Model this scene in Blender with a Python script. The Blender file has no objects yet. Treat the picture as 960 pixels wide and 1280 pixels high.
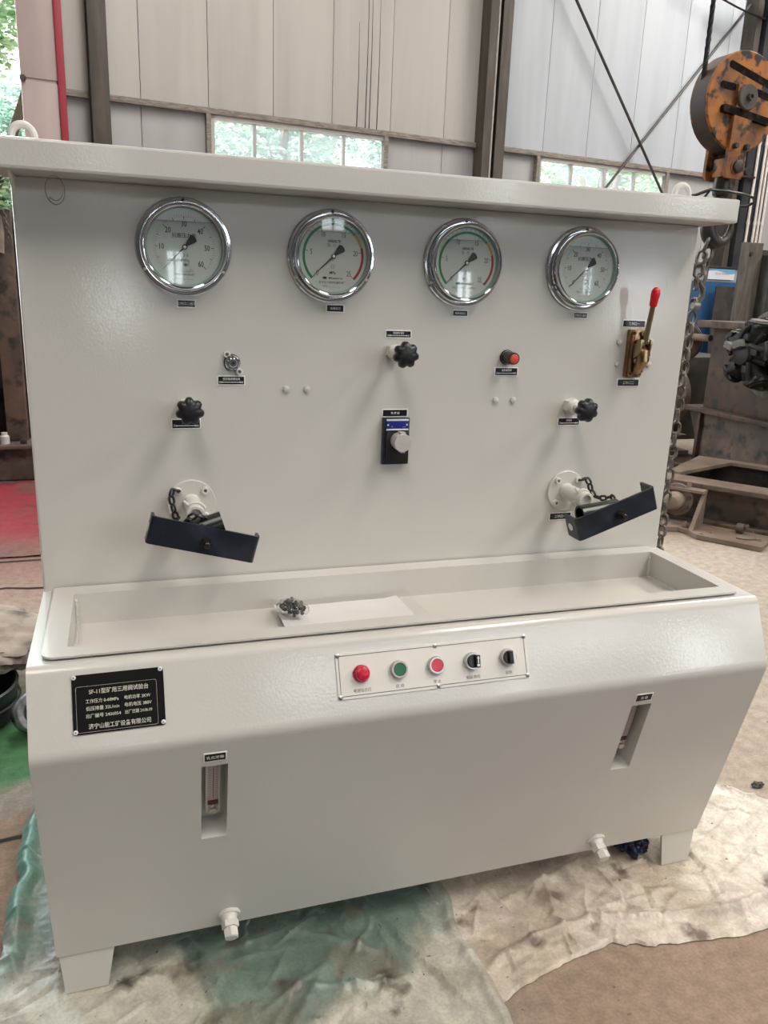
import bpy, bmesh, math, random
import numpy as np
from mathutils import Vector, Matrix, noise

random.seed(7)
scene = bpy.context.scene
COL = scene.collection
PI = math.pi

# ------------------------------------------------------------------ camera, exposure, sky, lights
cam_data = bpy.data.cameras.new('camera')
cam_data.sensor_fit = 'VERTICAL'
cam_data.sensor_height = 36.0
cam_data.lens = 998.63 / 1280 * 36.0
cam_data.clip_end = 200
cam = bpy.data.objects.new('camera', cam_data)
COL.objects.link(cam)
_R = Vector((0.95106938, -0.30674962, 0.03703664))
_U = Vector((0.04772169, 0.26426403, 0.963269))
_F = Vector((0.30526985, 0.91436819, -0.26597204))
_m = Matrix((( _R.x, _U.x, -_F.x, 0.16764643), (_R.y, _U.y, -_F.y, -1.63073674), (_R.z, _U.z, -_F.z, 1.32795631), (0, 0, 0, 1)))
cam.matrix_world = _m
scene.camera = cam

scene.view_settings.view_transform = 'Standard'
scene.view_settings.look = 'None'
scene.view_settings.exposure = 0.05
scene.view_settings.gamma = 1.0
scene.view_settings.use_curve_mapping = False

world = bpy.data.worlds.new('sky')
scene.world = world
world.use_nodes = True
_bg = world.node_tree.nodes['Background']
_bg.inputs[0].default_value = (0.86, 0.95, 1.0, 1)
_bg.inputs[1].default_value = 7.0

# hall frame: u runs along the back wall, n points out through it, z is height
P0 = Vector((3.32538417, 8.38318818, 0.0))
VD = Vector((0.9919695, 0.1264773, 0.0))
WN = Vector((-0.1264773, 0.9919695, 0.0))
HALL = Matrix(((VD.x, WN.x, 0, P0.x), (VD.y, WN.y, 0, P0.y), (0, 0, 1, 0), (0, 0, 0, 1)))


def area_light(name, M, w, h, power, color):
    d = bpy.data.lights.new(name, 'AREA')
    d.shape = 'RECTANGLE'
    d.size = w
    d.size_y = h
    d.energy = power
    d.color = color
    o = bpy.data.objects.new(name, d)
    COL.objects.link(o)
    o.matrix_world = M
    return o


CEIL = 7.4
FRONT_N = -15.6
LEFT_U, RIGHT_U = -9.0, 10.5
# daylight through the translucent roof strips (light points down)
SKYLIGHTS = [(-6.0, -12.0, 5.2, 250), (-0.6, -12.0, 5.2, 430), (4.8, -12.0, 5.2, 520), (-2.6, -4.0, 4.0, 300), (5.2, -4.0, 4.0, 640)]   # u, n, length, power
for u, n, ln, pw in SKYLIGHTS:
    area_light('skylight_daylight', HALL @ Matrix.Translation((u, n, CEIL - 0.03)), 1.3, ln, pw, (1.0, 0.94, 0.86))
# daylight through the windows of the wall behind the photographer; last two are bands added to brighten the bevel (u0, u1, z0, z1, radiance)
WINDOWS_AND_FILLS = [(-5.30, -5.02, 0.80, 1.40, 11), (-5.40, -5.12, 2.42, 2.68, 13), (-4.64, -4.48, 1.32, 1.66, 3), (-2.98, -2.72, 1.96, 2.16, 4), (-1.40, -1.22, 1.10, 1.58, 5), (-1.15, -0.80, 2.30, 2.74, 14),
                 (0.14, 0.28, 1.38, 1.70, 5), (0.62, 1.20, 1.0, 1.80, 8), (1.05, 1.75, 2.40, 3.15, 11), (-3.7, 0.85, 2.90, 3.45, 1.5), (1.95, 6.0, 2.80, 3.35, 1.5)]
for u0, u1, z0, z1, L in WINDOWS_AND_FILLS:
    Ml = HALL @ Matrix.Translation(((u0 + u1) / 2, FRONT_N - 0.12, (z0 + z1) / 2)) @ Matrix.Rotation(PI / 2, 4, 'X')
    area_light('window_and_fill_light', Ml, u1 - u0, z1 - z0, L * PI * (u1 - u0) * (z1 - z0), (0.90, 0.95, 1.0))
# the sun, on the left along the outside of the back wall: it reaches the trees outside, not the hall
sun_d = bpy.data.lights.new('sun', 'SUN')
sun_d.energy = 20.0
sun_d.angle = 0.01
sun_d.color = (1.0, 0.95, 0.86)
sun = bpy.data.objects.new('sun', sun_d)
COL.objects.link(sun)
sun.rotation_euler = Vector((0.70, 0.24, -0.67)).to_track_quat('-Z', 'Y').to_euler()

# ------------------------------------------------------------------ helpers
I4 = Matrix.Identity(4)
WM = {}


def frame(o, x, y, z):
    return Matrix(((x[0], y[0], z[0], o[0]), (x[1], y[1], z[1], o[1]), (x[2], y[2], z[2], o[2]), (0, 0, 0, 1)))


def T(x=0, y=0, z=0):
    return Matrix.Translation((x, y, z))


def RX(a): return Matrix.Rotation(math.radians(a), 4, 'X')
def RY(a): return Matrix.Rotation(math.radians(a), 4, 'Y')
def RZ(a): return Matrix.Rotation(math.radians(a), 4, 'Z')


class MB:
    def __init__(s):
        s.v, s.f, s.m = [], [], []

    def add(s, vs, fs, M=None, mi=0):
        b = len(s.v)
        for p in vs:
            p = Vector(p)
            s.v.append((M @ p) if M is not None else p)
        for f in fs:
            s.f.append([b + i for i in f])
            s.m.append(mi)
        return s

    def box(s, c, d, bev=0.0, M=None, mi=0, taper=None):
        bm = bmesh.new()
        bmesh.ops.create_cube(bm, size=1)
        for v in bm.verts:
            v.co = Vector((v.co.x * d[0], v.co.y * d[1], v.co.z * d[2]))
        if bev > 0:
            bmesh.ops.bevel(bm, geom=bm.edges[:], offset=min(bev, 0.45 * min(d)), segments=2, affect='EDGES', profile=0.6)
        bm.verts.index_update()
        cc = Vector(c)
        s.add([v.co + cc for v in bm.verts], [[v.index for v in f.verts] for f in bm.faces], M, mi)
        bm.free()
        return s

    def lathe(s, prof, n=24, M=None, mi=0, cap0=True, cap1=True):
        vs, fs = [], []
        for r, z in prof:
            for k in range(n):
                a = 2 * PI * k / n
                vs.append((r * math.cos(a), r * math.sin(a), z))
        for i in range(len(prof) - 1):
            for k in range(n):
                k2 = (k + 1) % n
                fs.append([i * n + k, i * n + k2, (i + 1) * n + k2, (i + 1) * n + k])
        if cap0: fs.append(list(range(n))[::-1])
        if cap1: fs.append([(len(prof) - 1) * n + k for k in range(n)])
        return s.add(vs, fs, M, mi)

    def cyl(s, p0, p1, r0, r1=None, n=16, M=None, mi=0):
        p0, p1 = Vector(p0), Vector(p1)
        r1 = r0 if r1 is None else r1
        d = p1 - p0
        L = d.length
        q = d.to_track_quat('Z', 'Y').to_matrix().to_4x4()
        MM = Matrix.Translation(p0) @ q
        if M is not None: MM = M @ MM
        return s.lathe([(r0, 0), (r1, L)], n, MM, mi)

    def prism(s, poly, z0, z1, M=None, mi=0):
        n = len(poly)
        vs = [(x, y, z0) for x, y in poly] + [(x, y, z1) for x, y in poly]
        fs = [list(range(n))[::-1], [n + k for k in range(n)]]
        for k in range(n):
            k2 = (k + 1) % n
            fs.append([k, k2, n + k2, n + k])
        return s.add(vs, fs, M, mi)

    def tube(s, pts, r, n=8, closed=False, M=None, mi=0, radii=None):
        pts = [Vector(p) for p in pts]
        N = len(pts)
        vs, fs = [], []
        t0 = (pts[1] - pts[0]).normalized()
        up = Vector((0, 0, 1)) if abs(t0.z) < 0.9 else Vector((1, 0, 0))
        nx = t0.cross(up).normalized()
        for i, p in enumerate(pts):
            if closed:
                t = (pts[(i + 1) % N] - pts[i - 1])
            else:
                t = pts[min(i + 1, N - 1)] - pts[max(i - 1, 0)]
            t.normalize()
            nx = (nx - t * nx.dot(t)).normalized()
            ny = t.cross(nx)
            rr = radii[i] if radii else r
            for k in range(n):
                a = 2 * PI * k / n
                vs.append(p + nx * (rr * math.cos(a)) + ny * (rr * math.sin(a)))
        for i in range(N if closed else N - 1):
            j = (i + 1) % N
            for k in range(n):
                k2 = (k + 1) % n
                fs.append([i * n + k, i * n + k2, j * n + k2, j * n + k])
        if not closed:
            fs.append(list(range(n))[::-1])
            fs.append([(N - 1) * n + k for k in range(n)])
        return s.add(vs, fs, M, mi)

    def mesh(s, name, mats, smooth=35, recalc=True):
        me = bpy.data.meshes.new(name)
        me.from_pydata([tuple(v) for v in s.v], [], s.f)
        for m in (mats if isinstance(mats, (list, tuple)) else [mats]):
            me.materials.append(m)
        if recalc:
            bm = bmesh.new()
            bm.from_mesh(me)
            bmesh.ops.recalc_face_normals(bm, faces=bm.faces[:])
            bm.to_mesh(me)
            bm.free()
        if any(s.m):
            me.polygons.foreach_set('material_index', s.m)
        if smooth:
            me.polygons.foreach_set('use_smooth', [True] * len(me.polygons))
            me.set_sharp_from_angle(angle=math.radians(smooth))
        me.update()
        return me


def link(name, data, parent=None, M=None, label=None, cat=None, group=None, kind=None):
    o = bpy.data.objects.new(name, data)
    COL.objects.link(o)
    M = M if M is not None else I4
    if parent is not None:
        o.parent = parent
        o.matrix_basis = WM[parent.name].inverted() @ M
    else:
        o.matrix_basis = M
    WM[o.name] = M.copy()
    if label: o['label'] = label
    if cat: o['category'] = cat
    if group: o['group'] = group
    if kind: o['kind'] = kind
    return o


def obj(name, mb, mats, parent=None, M=None, smooth=35, **kw):
    me = mb if isinstance(mb, bpy.types.Mesh) else mb.mesh(name, mats, smooth)
    return link(name, me, parent, M, **kw)


def thing(name, label, cat, loc=(0, 0, 0), group=None):
    return link(name, None, None, Matrix.Translation(loc), label=label, cat=cat, group=group)


_dg = None


def text_mb(mb, body, cx, cy, z, height=None, width=None, align='CENTER', mi=0, M=None, bold=0.0, sx=1.0):
    """flat print: letters laid in the xy plane of a part"""
    c = bpy.data.curves.new('letters', 'FONT')
    c.body = body
    c.resolution_u = 2
    c.offset = bold
    o = bpy.data.objects.new('letters', c)
    COL.objects.link(o)
    dg = bpy.context.evaluated_depsgraph_get()
    me = bpy.data.meshes.new_from_object(o.evaluated_get(dg))
    vs = [v.co.copy() for v in me.vertices]
    fs = [list(p.vertices) for p in me.polygons]
    bpy.data.objects.remove(o)
    bpy.data.meshes.remove(me)
    bpy.data.curves.remove(c)
    if not vs: return
    x0, x1 = min(v.x for v in vs), max(v.x for v in vs)
    y0, y1 = min(v.y for v in vs), max(v.y for v in vs)
    ky = height / (y1 - y0) if height else width / (x1 - x0)
    kx = (width / (x1 - x0)) if width else ky * sx
    ox = {'CENTER': -(x0 + x1) / 2, 'LEFT': -x0, 'RIGHT': -x1}[align]
    mb.add([((v.x + ox) * kx + cx, (v.y - (y0 + y1) / 2) * ky + cy, z) for v in vs], fs, M, mi)


# ------------------------------------------------------------------ materials
def s2l(r, g, b):
    f = lambda c: (c / 255 / 12.92) if c / 255 <= 0.04045 else ((c / 255 + 0.055) / 1.055) ** 2.4
    return (f(r), f(g), f(b), 1)


def mat(name, col, rough=0.5, metal=0.0, col2=None, scale=6.0, lo=0.4, hi=0.65, bump=0.0, bscale=60.0, spec=0.5,
        detail=6.0, col3=None, scale3=20.0, lo3=0.62, hi3=0.72, stretch=None, coat=0.0, bdist=0.002, rough2=None):
    m = bpy.data.materials.new(name)
    m.use_nodes = True
    nt = m.node_tree
    b = nt.nodes['Principled BSDF']
    b.inputs['Base Color'].default_value = col
    b.inputs['Roughness'].default_value = rough
    b.inputs['Metallic'].default_value = metal
    b.inputs['Specular IOR Level'].default_value = spec
    b.inputs['Coat Weight'].default_value = coat
    b.inputs['Coat Roughness'].default_value = 0.05
    tc = nt.nodes.new('ShaderNodeTexCoord')
    src = tc.outputs['Object']
    if stretch:
        mp = nt.nodes.new('ShaderNodeMapping')
        mp.inputs['Scale'].default_value = stretch
        nt.links.new(src, mp.inputs['Vector'])
        src = mp.outputs['Vector']

    def nz(sc, det):
        n = nt.nodes.new('ShaderNodeTexNoise')
        n.inputs['Scale'].default_value = sc
        n.inputs['Detail'].default_value = det
        nt.links.new(src, n.inputs['Vector'])
        return n.outputs['Fac']

    def ramp(fac, a, c):
        r = nt.nodes.new('ShaderNodeMapRange')
        r.inputs['From Min'].default_value = a
        r.inputs['From Max'].default_value = c
        nt.links.new(fac, r.inputs['Value'])
        return r.outputs['Result']

    def mix(fac, A, Bc):
        x = nt.nodes.new('ShaderNodeMix')
        x.data_type = 'RGBA'
        nt.links.new(fac, x.inputs['Factor'])
        for sock, val in ((x.inputs[6], A), (x.inputs[7], Bc)):
            if hasattr(val, 'is_linked'): nt.links.new(val, sock)
            else: sock.default_value = val
        return x.outputs[2]
    out = col
    if col2:
        f2 = ramp(nz(scale, detail), lo, hi)
        out = mix(f2, out, col2)
        if rough2 is not None:
            rr = nt.nodes.new('ShaderNodeMapRange')
            rr.inputs['To Min'].default_value = rough
            rr.inputs['To Max'].default_value = rough2
            nt.links.new(f2, rr.inputs['Value'])
            nt.links.new(rr.outputs['Result'], b.inputs['Roughness'])
    if col3:
        out = mix(ramp(nz(scale3, 8.0), lo3, hi3), out, col3)
    if hasattr(out, 'is_linked'):
        nt.links.new(out, b.inputs['Base Color'])
    if bump:
        bp = nt.nodes.new('ShaderNodeBump')
        bp.inputs['Strength'].default_value = bump
        bp.inputs['Distance'].default_value = bdist
        nt.links.new(nz(bscale, 2.0), bp.inputs['Height'])
        nt.links.new(bp.outputs['Normal'], b.inputs['Normal'])
        if coat: nt.links.new(bp.outputs['Normal'], b.inputs['Coat Normal'])
    return m


PAINT = (0.60, 0.58, 0.54, 1)
M_paint = mat('grey_white_enamel', PAINT, rough=0.42, bump=0.15, bscale=210, bdist=0.0012, spec=0.4, coat=0.6,
              col2=(0.588, 0.568, 0.53, 1), scale=3, lo=0.45, hi=0.6)
M_paint2 = mat('white_enamel_fittings', (0.66, 0.64, 0.60, 1), rough=0.35, bump=0.1, bscale=200)
M_chrome = mat('chrome', (0.66, 0.68, 0.72, 1), rough=0.10, metal=1.0)
M_steel = mat('zinc_steel', (0.55, 0.54, 0.52, 1), rough=0.35, metal=1.0)
M_black = mat('black_plastic', (0.012, 0.012, 0.014, 1), rough=0.35)
M_blackpaint = mat('blue_black_paint', (0.010, 0.013, 0.022, 1), rough=0.30, bump=0.3, bscale=40, col2=(0.03, 0.04, 0.06, 1), scale=14, lo=0.5, hi=0.75)
M_blackmetal = mat('black_metal', (0.016, 0.015, 0.014, 1), rough=0.28, bump=0.1, bscale=60)
M_label = mat('label_black', (0.010, 0.010, 0.013, 1), rough=0.25)
M_white = mat('white_print', (0.72, 0.72, 0.72, 1), rough=0.4)
M_printgrey = mat('grey_print', (0.10, 0.095, 0.09, 1), rough=0.5)
M_ink = mat('black_print', (0.012, 0.012, 0.014, 1), rough=0.5)
M_alu = mat('silver_plate', (0.74, 0.71, 0.66, 1), rough=0.42, spec=0.4)
M_dial = mat('dial_face', (0.60, 0.63, 0.615, 1), rough=0.5)
M_dialpink = mat('dial_face_warm', (0.58, 0.575, 0.565, 1), rough=0.5)
M_green = mat('dial_green', (0.008, 0.20, 0.075, 1), rough=0.5)
M_red = mat('dial_red', (0.36, 0.010, 0.025, 1), rough=0.5)
M_yellow = mat('dial_yellow', (0.55, 0.36, 0.05, 1), rough=0.5)
M_knobred = mat('orange_red_cap', (0.62, 0.075, 0.03, 1), rough=0.4)
M_btnred = mat('red_lens', (0.55, 0.008, 0.04, 1), rough=0.25)
M_btnred2 = mat('red_button', (0.60, 0.04, 0.07, 1), rough=0.35)
M_btngreen = mat('green_button', (0.015, 0.13, 0.05, 1), rough=0.35)
M_grip = mat('red_vinyl', (0.68, 0.015, 0.02, 1), rough=0.35)
M_brass = mat('brass_zinc', (0.36, 0.23, 0.12, 1), rough=0.32, metal=1.0, col2=(0.20, 0.12, 0.07, 1), scale=35)
M_rod = mat('olive_zinc', (0.36, 0.29, 0.17, 1), rough=0.35, metal=1.0)
M_blue = mat('blue_plate', (0.008, 0.02, 0.22, 1), rough=0.3)
M_cap = mat('grey_white_plastic', (0.50, 0.475, 0.455, 1), rough=0.5, bump=0.15, bscale=120)
M_nameplate = mat('gloss_black_plate', (0.008, 0.0075, 0.007, 1), rough=0.07, spec=0.6)
M_nameprint = mat('engraved_print', (0.60, 0.56, 0.49, 1), rough=0.45)
M_acryl = mat('clear_scale', (0.50, 0.40, 0.38, 1), rough=0.2)
M_redfluid = mat('red_fluid', (0.06, 0.006, 0.008, 1), rough=0.2)
M_weld = mat('weld_bead', (0.62, 0.61, 0.57, 1), rough=0.35, bump=0.6, bscale=160)

RUST = (0.075, 0.048, 0.034, 1)
M_rust = mat('rusty_steel', (0.075, 0.055, 0.045, 1), rough=0.7, col2=(0.135, 0.09, 0.062, 1), scale=7, bump=0.3, bscale=40, col3=(0.03, 0.024, 0.02, 1), scale3=11, lo3=0.52, hi3=0.66)
M_rustlight = mat('dusty_rusty_steel', (0.21, 0.16, 0.125, 1), rough=0.8, col2=(0.15, 0.105, 0.075, 1), scale=6, bump=0.25, bscale=50)
M_rustred = mat('brown_primer', (0.052, 0.034, 0.026, 1), rough=0.65, col2=(0.085, 0.048, 0.030, 1), scale=5, bump=0.25, col3=(0.025, 0.02, 0.017, 1), scale3=12, lo3=0.55, hi3=0.68)
M_dark = mat('dark_oily_steel', (0.022, 0.020, 0.019, 1), rough=0.5, col2=(0.05, 0.042, 0.035, 1), scale=10, bump=0.2)
M_motor = mat('oily_black_iron', (0.007, 0.007, 0.007, 1), rough=0.5, spec=0.3, col2=(0.018, 0.016, 0.014, 1), scale=14, bump=0.2)
M_motortop = mat('dusty_iron_top', (0.10, 0.09, 0.078, 1), rough=0.6, col2=(0.16, 0.145, 0.125, 1), scale=20)
M_greysteel = mat('weathered_grey_steel', (0.085, 0.072, 0.062, 1), rough=0.7, col2=(0.13, 0.115, 0.10, 1), scale=5, stretch=(6, 6, 1), bump=0.3, bscale=30)
M_chain = mat('dull_chain_steel', (0.20, 0.185, 0.17, 1), rough=0.45, metal=0.6, col2=(0.09, 0.075, 0.06, 1), scale=40)
M_hook = mat('dark_hook_steel', (0.035, 0.032, 0.032, 1), rough=0.4, metal=0.5, col2=(0.07, 0.06, 0.05, 1), scale=20)
M_orange = mat('worn_orange_paint', (0.44, 0.155, 0.022, 1), rough=0.6, col2=(0.13, 0.052, 0.022, 1), scale=13, lo=0.38, hi=0.62, detail=9,
               col3=(0.022, 0.016, 0.014, 1), scale3=30, lo3=0.52, hi3=0.60, bump=0.25, bscale=60)
M_soot = mat('sooty_black_paint', (0.010, 0.009, 0.009, 1), rough=0.95, spec=0.1, col2=(0.05, 0.03, 0.02, 1), scale=60, lo=0.5, hi=0.7)
M_greyparts = mat('grey_small_parts', (0.09, 0.09, 0.085, 1), rough=0.4, col2=(0.03, 0.03, 0.03, 1), scale=80)
M_rope = mat('greased_wire_rope', (0.012, 0.013, 0.016, 1), rough=0.45, bump=0.6, bscale=150)
M_panelw = mat('sandwich_panel', (0.50, 0.485, 0.46, 1), rough=0.55, col2=(0.44, 0.425, 0.40, 1), scale=1.6, stretch=(3, 3, 0.25), lo=0.4, hi=0.7, detail=8, bump=0.10, bscale=6, bdist=0.01)
M_panelc = mat('sandwich_panel_cool', (0.475, 0.515, 0.565, 1), rough=0.55, col2=(0.42, 0.455, 0.50, 1), scale=1.6, stretch=(3, 3, 0.25), lo=0.4, hi=0.7, detail=8, bump=0.10, bscale=6, bdist=0.01)
M_panelshade = mat('shaded_lower_panel', (0.36, 0.36, 0.365, 1), rough=0.55, col2=(0.32, 0.32, 0.325, 1), scale=1.6, stretch=(3, 3, 0.25), lo=0.4, hi=0.7, detail=8)  # lower wall: shade below the girt put into the panel colour
M_panelbounce = mat('red_bounce_panel', (0.47, 0.38, 0.37, 1), rough=0.55, col2=(0.40, 0.325, 0.32, 1), scale=1.5, stretch=(3, 3, 0.3))  # pink tint stands in for red light bounced onto the door leaf
M_redframe = mat('red_frame_paint', (0.30, 0.012, 0.03, 1), rough=0.45)
M_column = mat('brown_grey_steel', (0.050, 0.042, 0.036, 1), rough=0.6, col2=(0.085, 0.072, 0.06, 1), scale=3, stretch=(4, 4, 0.6), col3=(0.11, 0.055, 0.035, 1), scale3=5, lo3=0.60, hi3=0.7)
M_columnb = mat('blue_black_steel', (0.018, 0.021, 0.027, 1), rough=0.5, col2=(0.035, 0.036, 0.04, 1), scale=4)
M_girt = mat('weathered_girt', (0.17, 0.15, 0.13, 1), rough=0.7, col2=(0.30, 0.27, 0.24, 1), scale=9, stretch=(1, 4, 8), col3=(0.10, 0.05, 0.03, 1), scale3=12)
M_conduit = mat('white_conduit', (0.55, 0.52, 0.50, 1), rough=0.45)
M_frame = mat('window_aluminium', (0.42, 0.41, 0.40, 1), rough=0.5)
M_ceiling = mat('roof_sheet', (0.13, 0.13, 0.13, 1), rough=0.6)
M_frontwall = mat('dusty_wall_sheet', (0.09, 0.087, 0.085, 1), rough=0.7)
M_tealpipe = mat('teal_pipe', (0.06, 0.13, 0.16, 1), rough=0.4)
M_cabblue = mat('blue_cabinet_paint', (0.012, 0.085, 0.23, 1), rough=0.45, col2=(0.02, 0.06, 0.14, 1), scale=5)
M_cabgrey = mat('pale_grey_cabinet', (0.38, 0.42, 0.45, 1), rough=0.5)
M_poster = mat('poster_white', (0.72, 0.76, 0.82, 1), rough=0.4)
M_posterblue = mat('poster_blue', (0.16, 0.42, 0.66, 1), rough=0.4)
M_posterred = mat('poster_letters', (0.52, 0.25, 0.30, 1), rough=0.5)
M_leaf = mat('leaf_green', (0.24, 0.38, 0.20, 1), rough=0.5, col2=(0.48, 0.58, 0.40, 1), scale=1.2)
M_leaf2 = mat('leaf_blue_green', (0.38, 0.50, 0.43, 1), rough=0.5, col2=(0.22, 0.36, 0.28, 1), scale=1.2)
M_bark = mat('bark', (0.09, 0.065, 0.045, 1), rough=0.9, bump=0.5, bscale=30)
M_grass = mat('yard_ground', (0.22, 0.22, 0.16, 1), rough=0.9, col2=(0.14, 0.17, 0.09, 1), scale=2)
M_rag = mat('dirty_rag', (0.36, 0.31, 0.265, 1), rough=0.85, col2=(0.17, 0.14, 0.12, 1), scale=9, lo=0.45, hi=0.7, bump=0.5, bscale=60, col3=(0.05, 0.04, 0.035, 1), scale3=7, lo3=0.62, hi3=0.72)
M_rubber = mat('black_rubber', (0.018, 0.018, 0.02, 1), rough=0.4, bump=0.1)
M_film = mat('crumpled_film', (0.30, 0.31, 0.33, 1), rough=0.18, bump=0.8, bscale=30, col2=(0.10, 0.10, 0.12, 1), scale=25)
M_bluefilm = mat('dark_blue_film', (0.012, 0.018, 0.05, 1), rough=0.12, bump=0.9, bscale=40, col2=(0.22, 0.26, 0.36, 1), scale=22, lo=0.55, hi=0.68)
M_paper = mat('paper_sheets', (0.80, 0.78, 0.77, 1), rough=0.6)
M_wire = mat('bright_wire', (0.35, 0.33, 0.29, 1), rough=0.4, metal=0.7)
M_redsheet = mat('faded_red_sheet', (0.36, 0.050, 0.06, 1), rough=0.7, col2=(0.22, 0.10, 0.085, 1), scale=3.5, lo=0.4, hi=0.68, bump=0.3, bscale=14, bdist=0.01)


def glass_mat(name, tint, gloss=0.04, rough=0.02, milk=0.0):
    m = bpy.data.materials.new(name)
    m.use_nodes = True
    nt = m.node_tree
    nt.nodes.remove(nt.nodes['Principled BSDF'])
    out = nt.nodes['Material Output']
    tr = nt.nodes.new('ShaderNodeBsdfTransparent')
    tr.inputs[0].default_value = tint
    gl = nt.nodes.new('ShaderNodeBsdfGlossy')
    gl.inputs['Roughness'].default_value = rough
    lw = nt.nodes.new('ShaderNodeLayerWeight')
    p5 = nt.nodes.new('ShaderNodeMath')
    p5.operation = 'POWER'
    p5.inputs[1].default_value = 5.0
    nt.links.new(lw.outputs['Facing'], p5.inputs[0])
    fr = nt.nodes.new('ShaderNodeMath')
    fr.operation = 'MULTIPLY_ADD'
    fr.inputs[1].default_value = 0.90
    fr.inputs[2].default_value = gloss
    nt.links.new(p5.outputs[0], fr.inputs[0])
    mx = nt.nodes.new('ShaderNodeMixShader')
    nt.links.new(fr.outputs[0], mx.inputs[0])
    nt.links.new(tr.outputs[0], mx.inputs[1])
    nt.links.new(gl.outputs[0], mx.inputs[2])
    res = mx.outputs[0]
    if milk:
        df = nt.nodes.new('ShaderNodeBsdfTranslucent')
        df.inputs[0].default_value = (0.9, 0.92, 0.95, 1)
        m2 = nt.nodes.new('ShaderNodeMixShader')
        m2.inputs[0].default_value = milk
        nt.links.new(res, m2.inputs[1])
        nt.links.new(df.outputs[0], m2.inputs[2])
        res = m2.outputs[0]
    nt.links.new(res, out.inputs[0])
    return m


M_gaugeglass = glass_mat('gauge_glass', (0.95, 0.98, 0.97, 1))
M_liquid = glass_mat('gauge_glycerine', (0.93, 0.93, 0.905, 1), rough=0.05)
M_tealglass = glass_mat('glass_rim', (0.45, 0.74, 0.68, 1))
M_winglass = glass_mat('dusty_window_glass', (0.95, 0.97, 0.98, 1), milk=0.10)
M_bag = glass_mat('clear_bag', (0.97, 0.97, 0.97, 1), rough=0.15)


def attr_mat(name, rough=0.6, bump=0.3, bscale=50, spots=None, spot_scale=9.0, lo=0.62, hi=0.72, spec=0.4):
    m = bpy.data.materials.new(name)
    m.use_nodes = True
    nt = m.node_tree
    b = nt.nodes['Principled BSDF']
    b.inputs['Roughness'].default_value = rough
    b.inputs['Specular IOR Level'].default_value = spec
    at = nt.nodes.new('ShaderNodeAttribute')
    at.attribute_name = 'stain_tone'
    tc = nt.nodes.new('ShaderNodeTexCoord')

    def nz(sc, det=8.0):
        n = nt.nodes.new('ShaderNodeTexNoise')
        n.inputs['Scale'].default_value = sc
        n.inputs['Detail'].default_value = det
        nt.links.new(tc.outputs['Object'], n.inputs['Vector'])
        return n.outputs['Fac']
    hv = nt.nodes.new('ShaderNodeMix')
    hv.data_type = 'RGBA'
    hv.blend_type = 'MULTIPLY'
    hv.inputs[0].default_value = 1.0
    r0 = nt.nodes.new('ShaderNodeMapRange')
    r0.inputs['From Min'].default_value = 0.3
    r0.inputs['From Max'].default_value = 0.7
    r0.inputs['To Min'].default_value = 0.78
    r0.inputs['To Max'].default_value = 1.12
    nt.links.new(nz(28), r0.inputs[0])
    nt.links.new(at.outputs['Color'], hv.inputs[6])
    nt.links.new(r0.outputs[0], hv.inputs[7])
    res = hv.outputs[2]
    g2 = nt.nodes.new('ShaderNodeMix')
    g2.data_type = 'RGBA'
    g2.blend_type = 'MULTIPLY'
    g2.inputs[0].default_value = 1.0
    r2 = nt.nodes.new('ShaderNodeMapRange')
    r2.inputs['From Min'].default_value = 0.35
    r2.inputs['From Max'].default_value = 0.65
    r2.inputs['To Min'].default_value = 0.88
    r2.inputs['To Max'].default_value = 1.08
    nt.links.new(nz(140, 6), r2.inputs[0])
    nt.links.new(res, g2.inputs[6])
    nt.links.new(r2.outputs[0], g2.inputs[7])
    res = g2.outputs[2]
    if spots:
        sp = nt.nodes.new('ShaderNodeMapRange')
        sp.inputs['From Min'].default_value = 0.70
        sp.inputs['From Max'].default_value = 0.76
        nt.links.new(nz(spot_scale * 7, 3), sp.inputs[0])
        sx = nt.nodes.new('ShaderNodeMix')
        sx.data_type = 'RGBA'
        nt.links.new(sp.outputs[0], sx.inputs[0])
        nt.links.new(res, sx.inputs[6])
        sx.inputs[7].default_value = spots
        res = sx.outputs[2]
        mr = nt.nodes.new('ShaderNodeMapRange')
        mr.inputs['From Min'].default_value = lo
        mr.inputs['From Max'].default_value = hi
        nt.links.new(nz(spot_scale, 10), mr.inputs[0])
        mx = nt.nodes.new('ShaderNodeMix')
        mx.data_type = 'RGBA'
        nt.links.new(mr.outputs[0], mx.inputs[0])
        nt.links.new(res, mx.inputs[6])
        mx.inputs[7].default_value = spots
        res = mx.outputs[2]
    nt.links.new(res, b.inputs['Base Color'])
    bp = nt.nodes.new('ShaderNodeBump')
    bp.inputs['Strength'].default_value = bump
    bp.inputs['Distance'].default_value = 0.004
    nt.links.new(nz(bscale, 4), bp.inputs['Height'])
    nt.links.new(bp.outputs[0], b.inputs['Normal'])
    return m


def set_stain_tone(me, cols):
    a = me.color_attributes.new('stain_tone', 'FLOAT_COLOR', 'POINT')
    flat = []
    for c in cols: flat += [c[0], c[1], c[2], 1.0]
    a.data.foreach_set('color', flat)


def lerp(a, b, t): return tuple(a[i] + (b[i] - a[i]) * t for i in range(3))
def sstep(a, b, x):
    t = max(0.0, min(1.0, (x - a) / (b - a)))
    return t * t * (3 - 2 * t)
def fb(x, y, z=0.0, o=4): return noise.fractal(Vector((x, y, z)), 1.0, 2.0, o)


# ------------------------------------------------------------------ the hall
def hall_box(mb, u0, u1, n0, n1, z0, z1, bev=0.0, mi=0):
    return mb.box(((u0 + u1) / 2, (n0 + n1) / 2, (z0 + z1) / 2), (u1 - u0, n1 - n0, z1 - z0), bev, HALL, mi)


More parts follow.
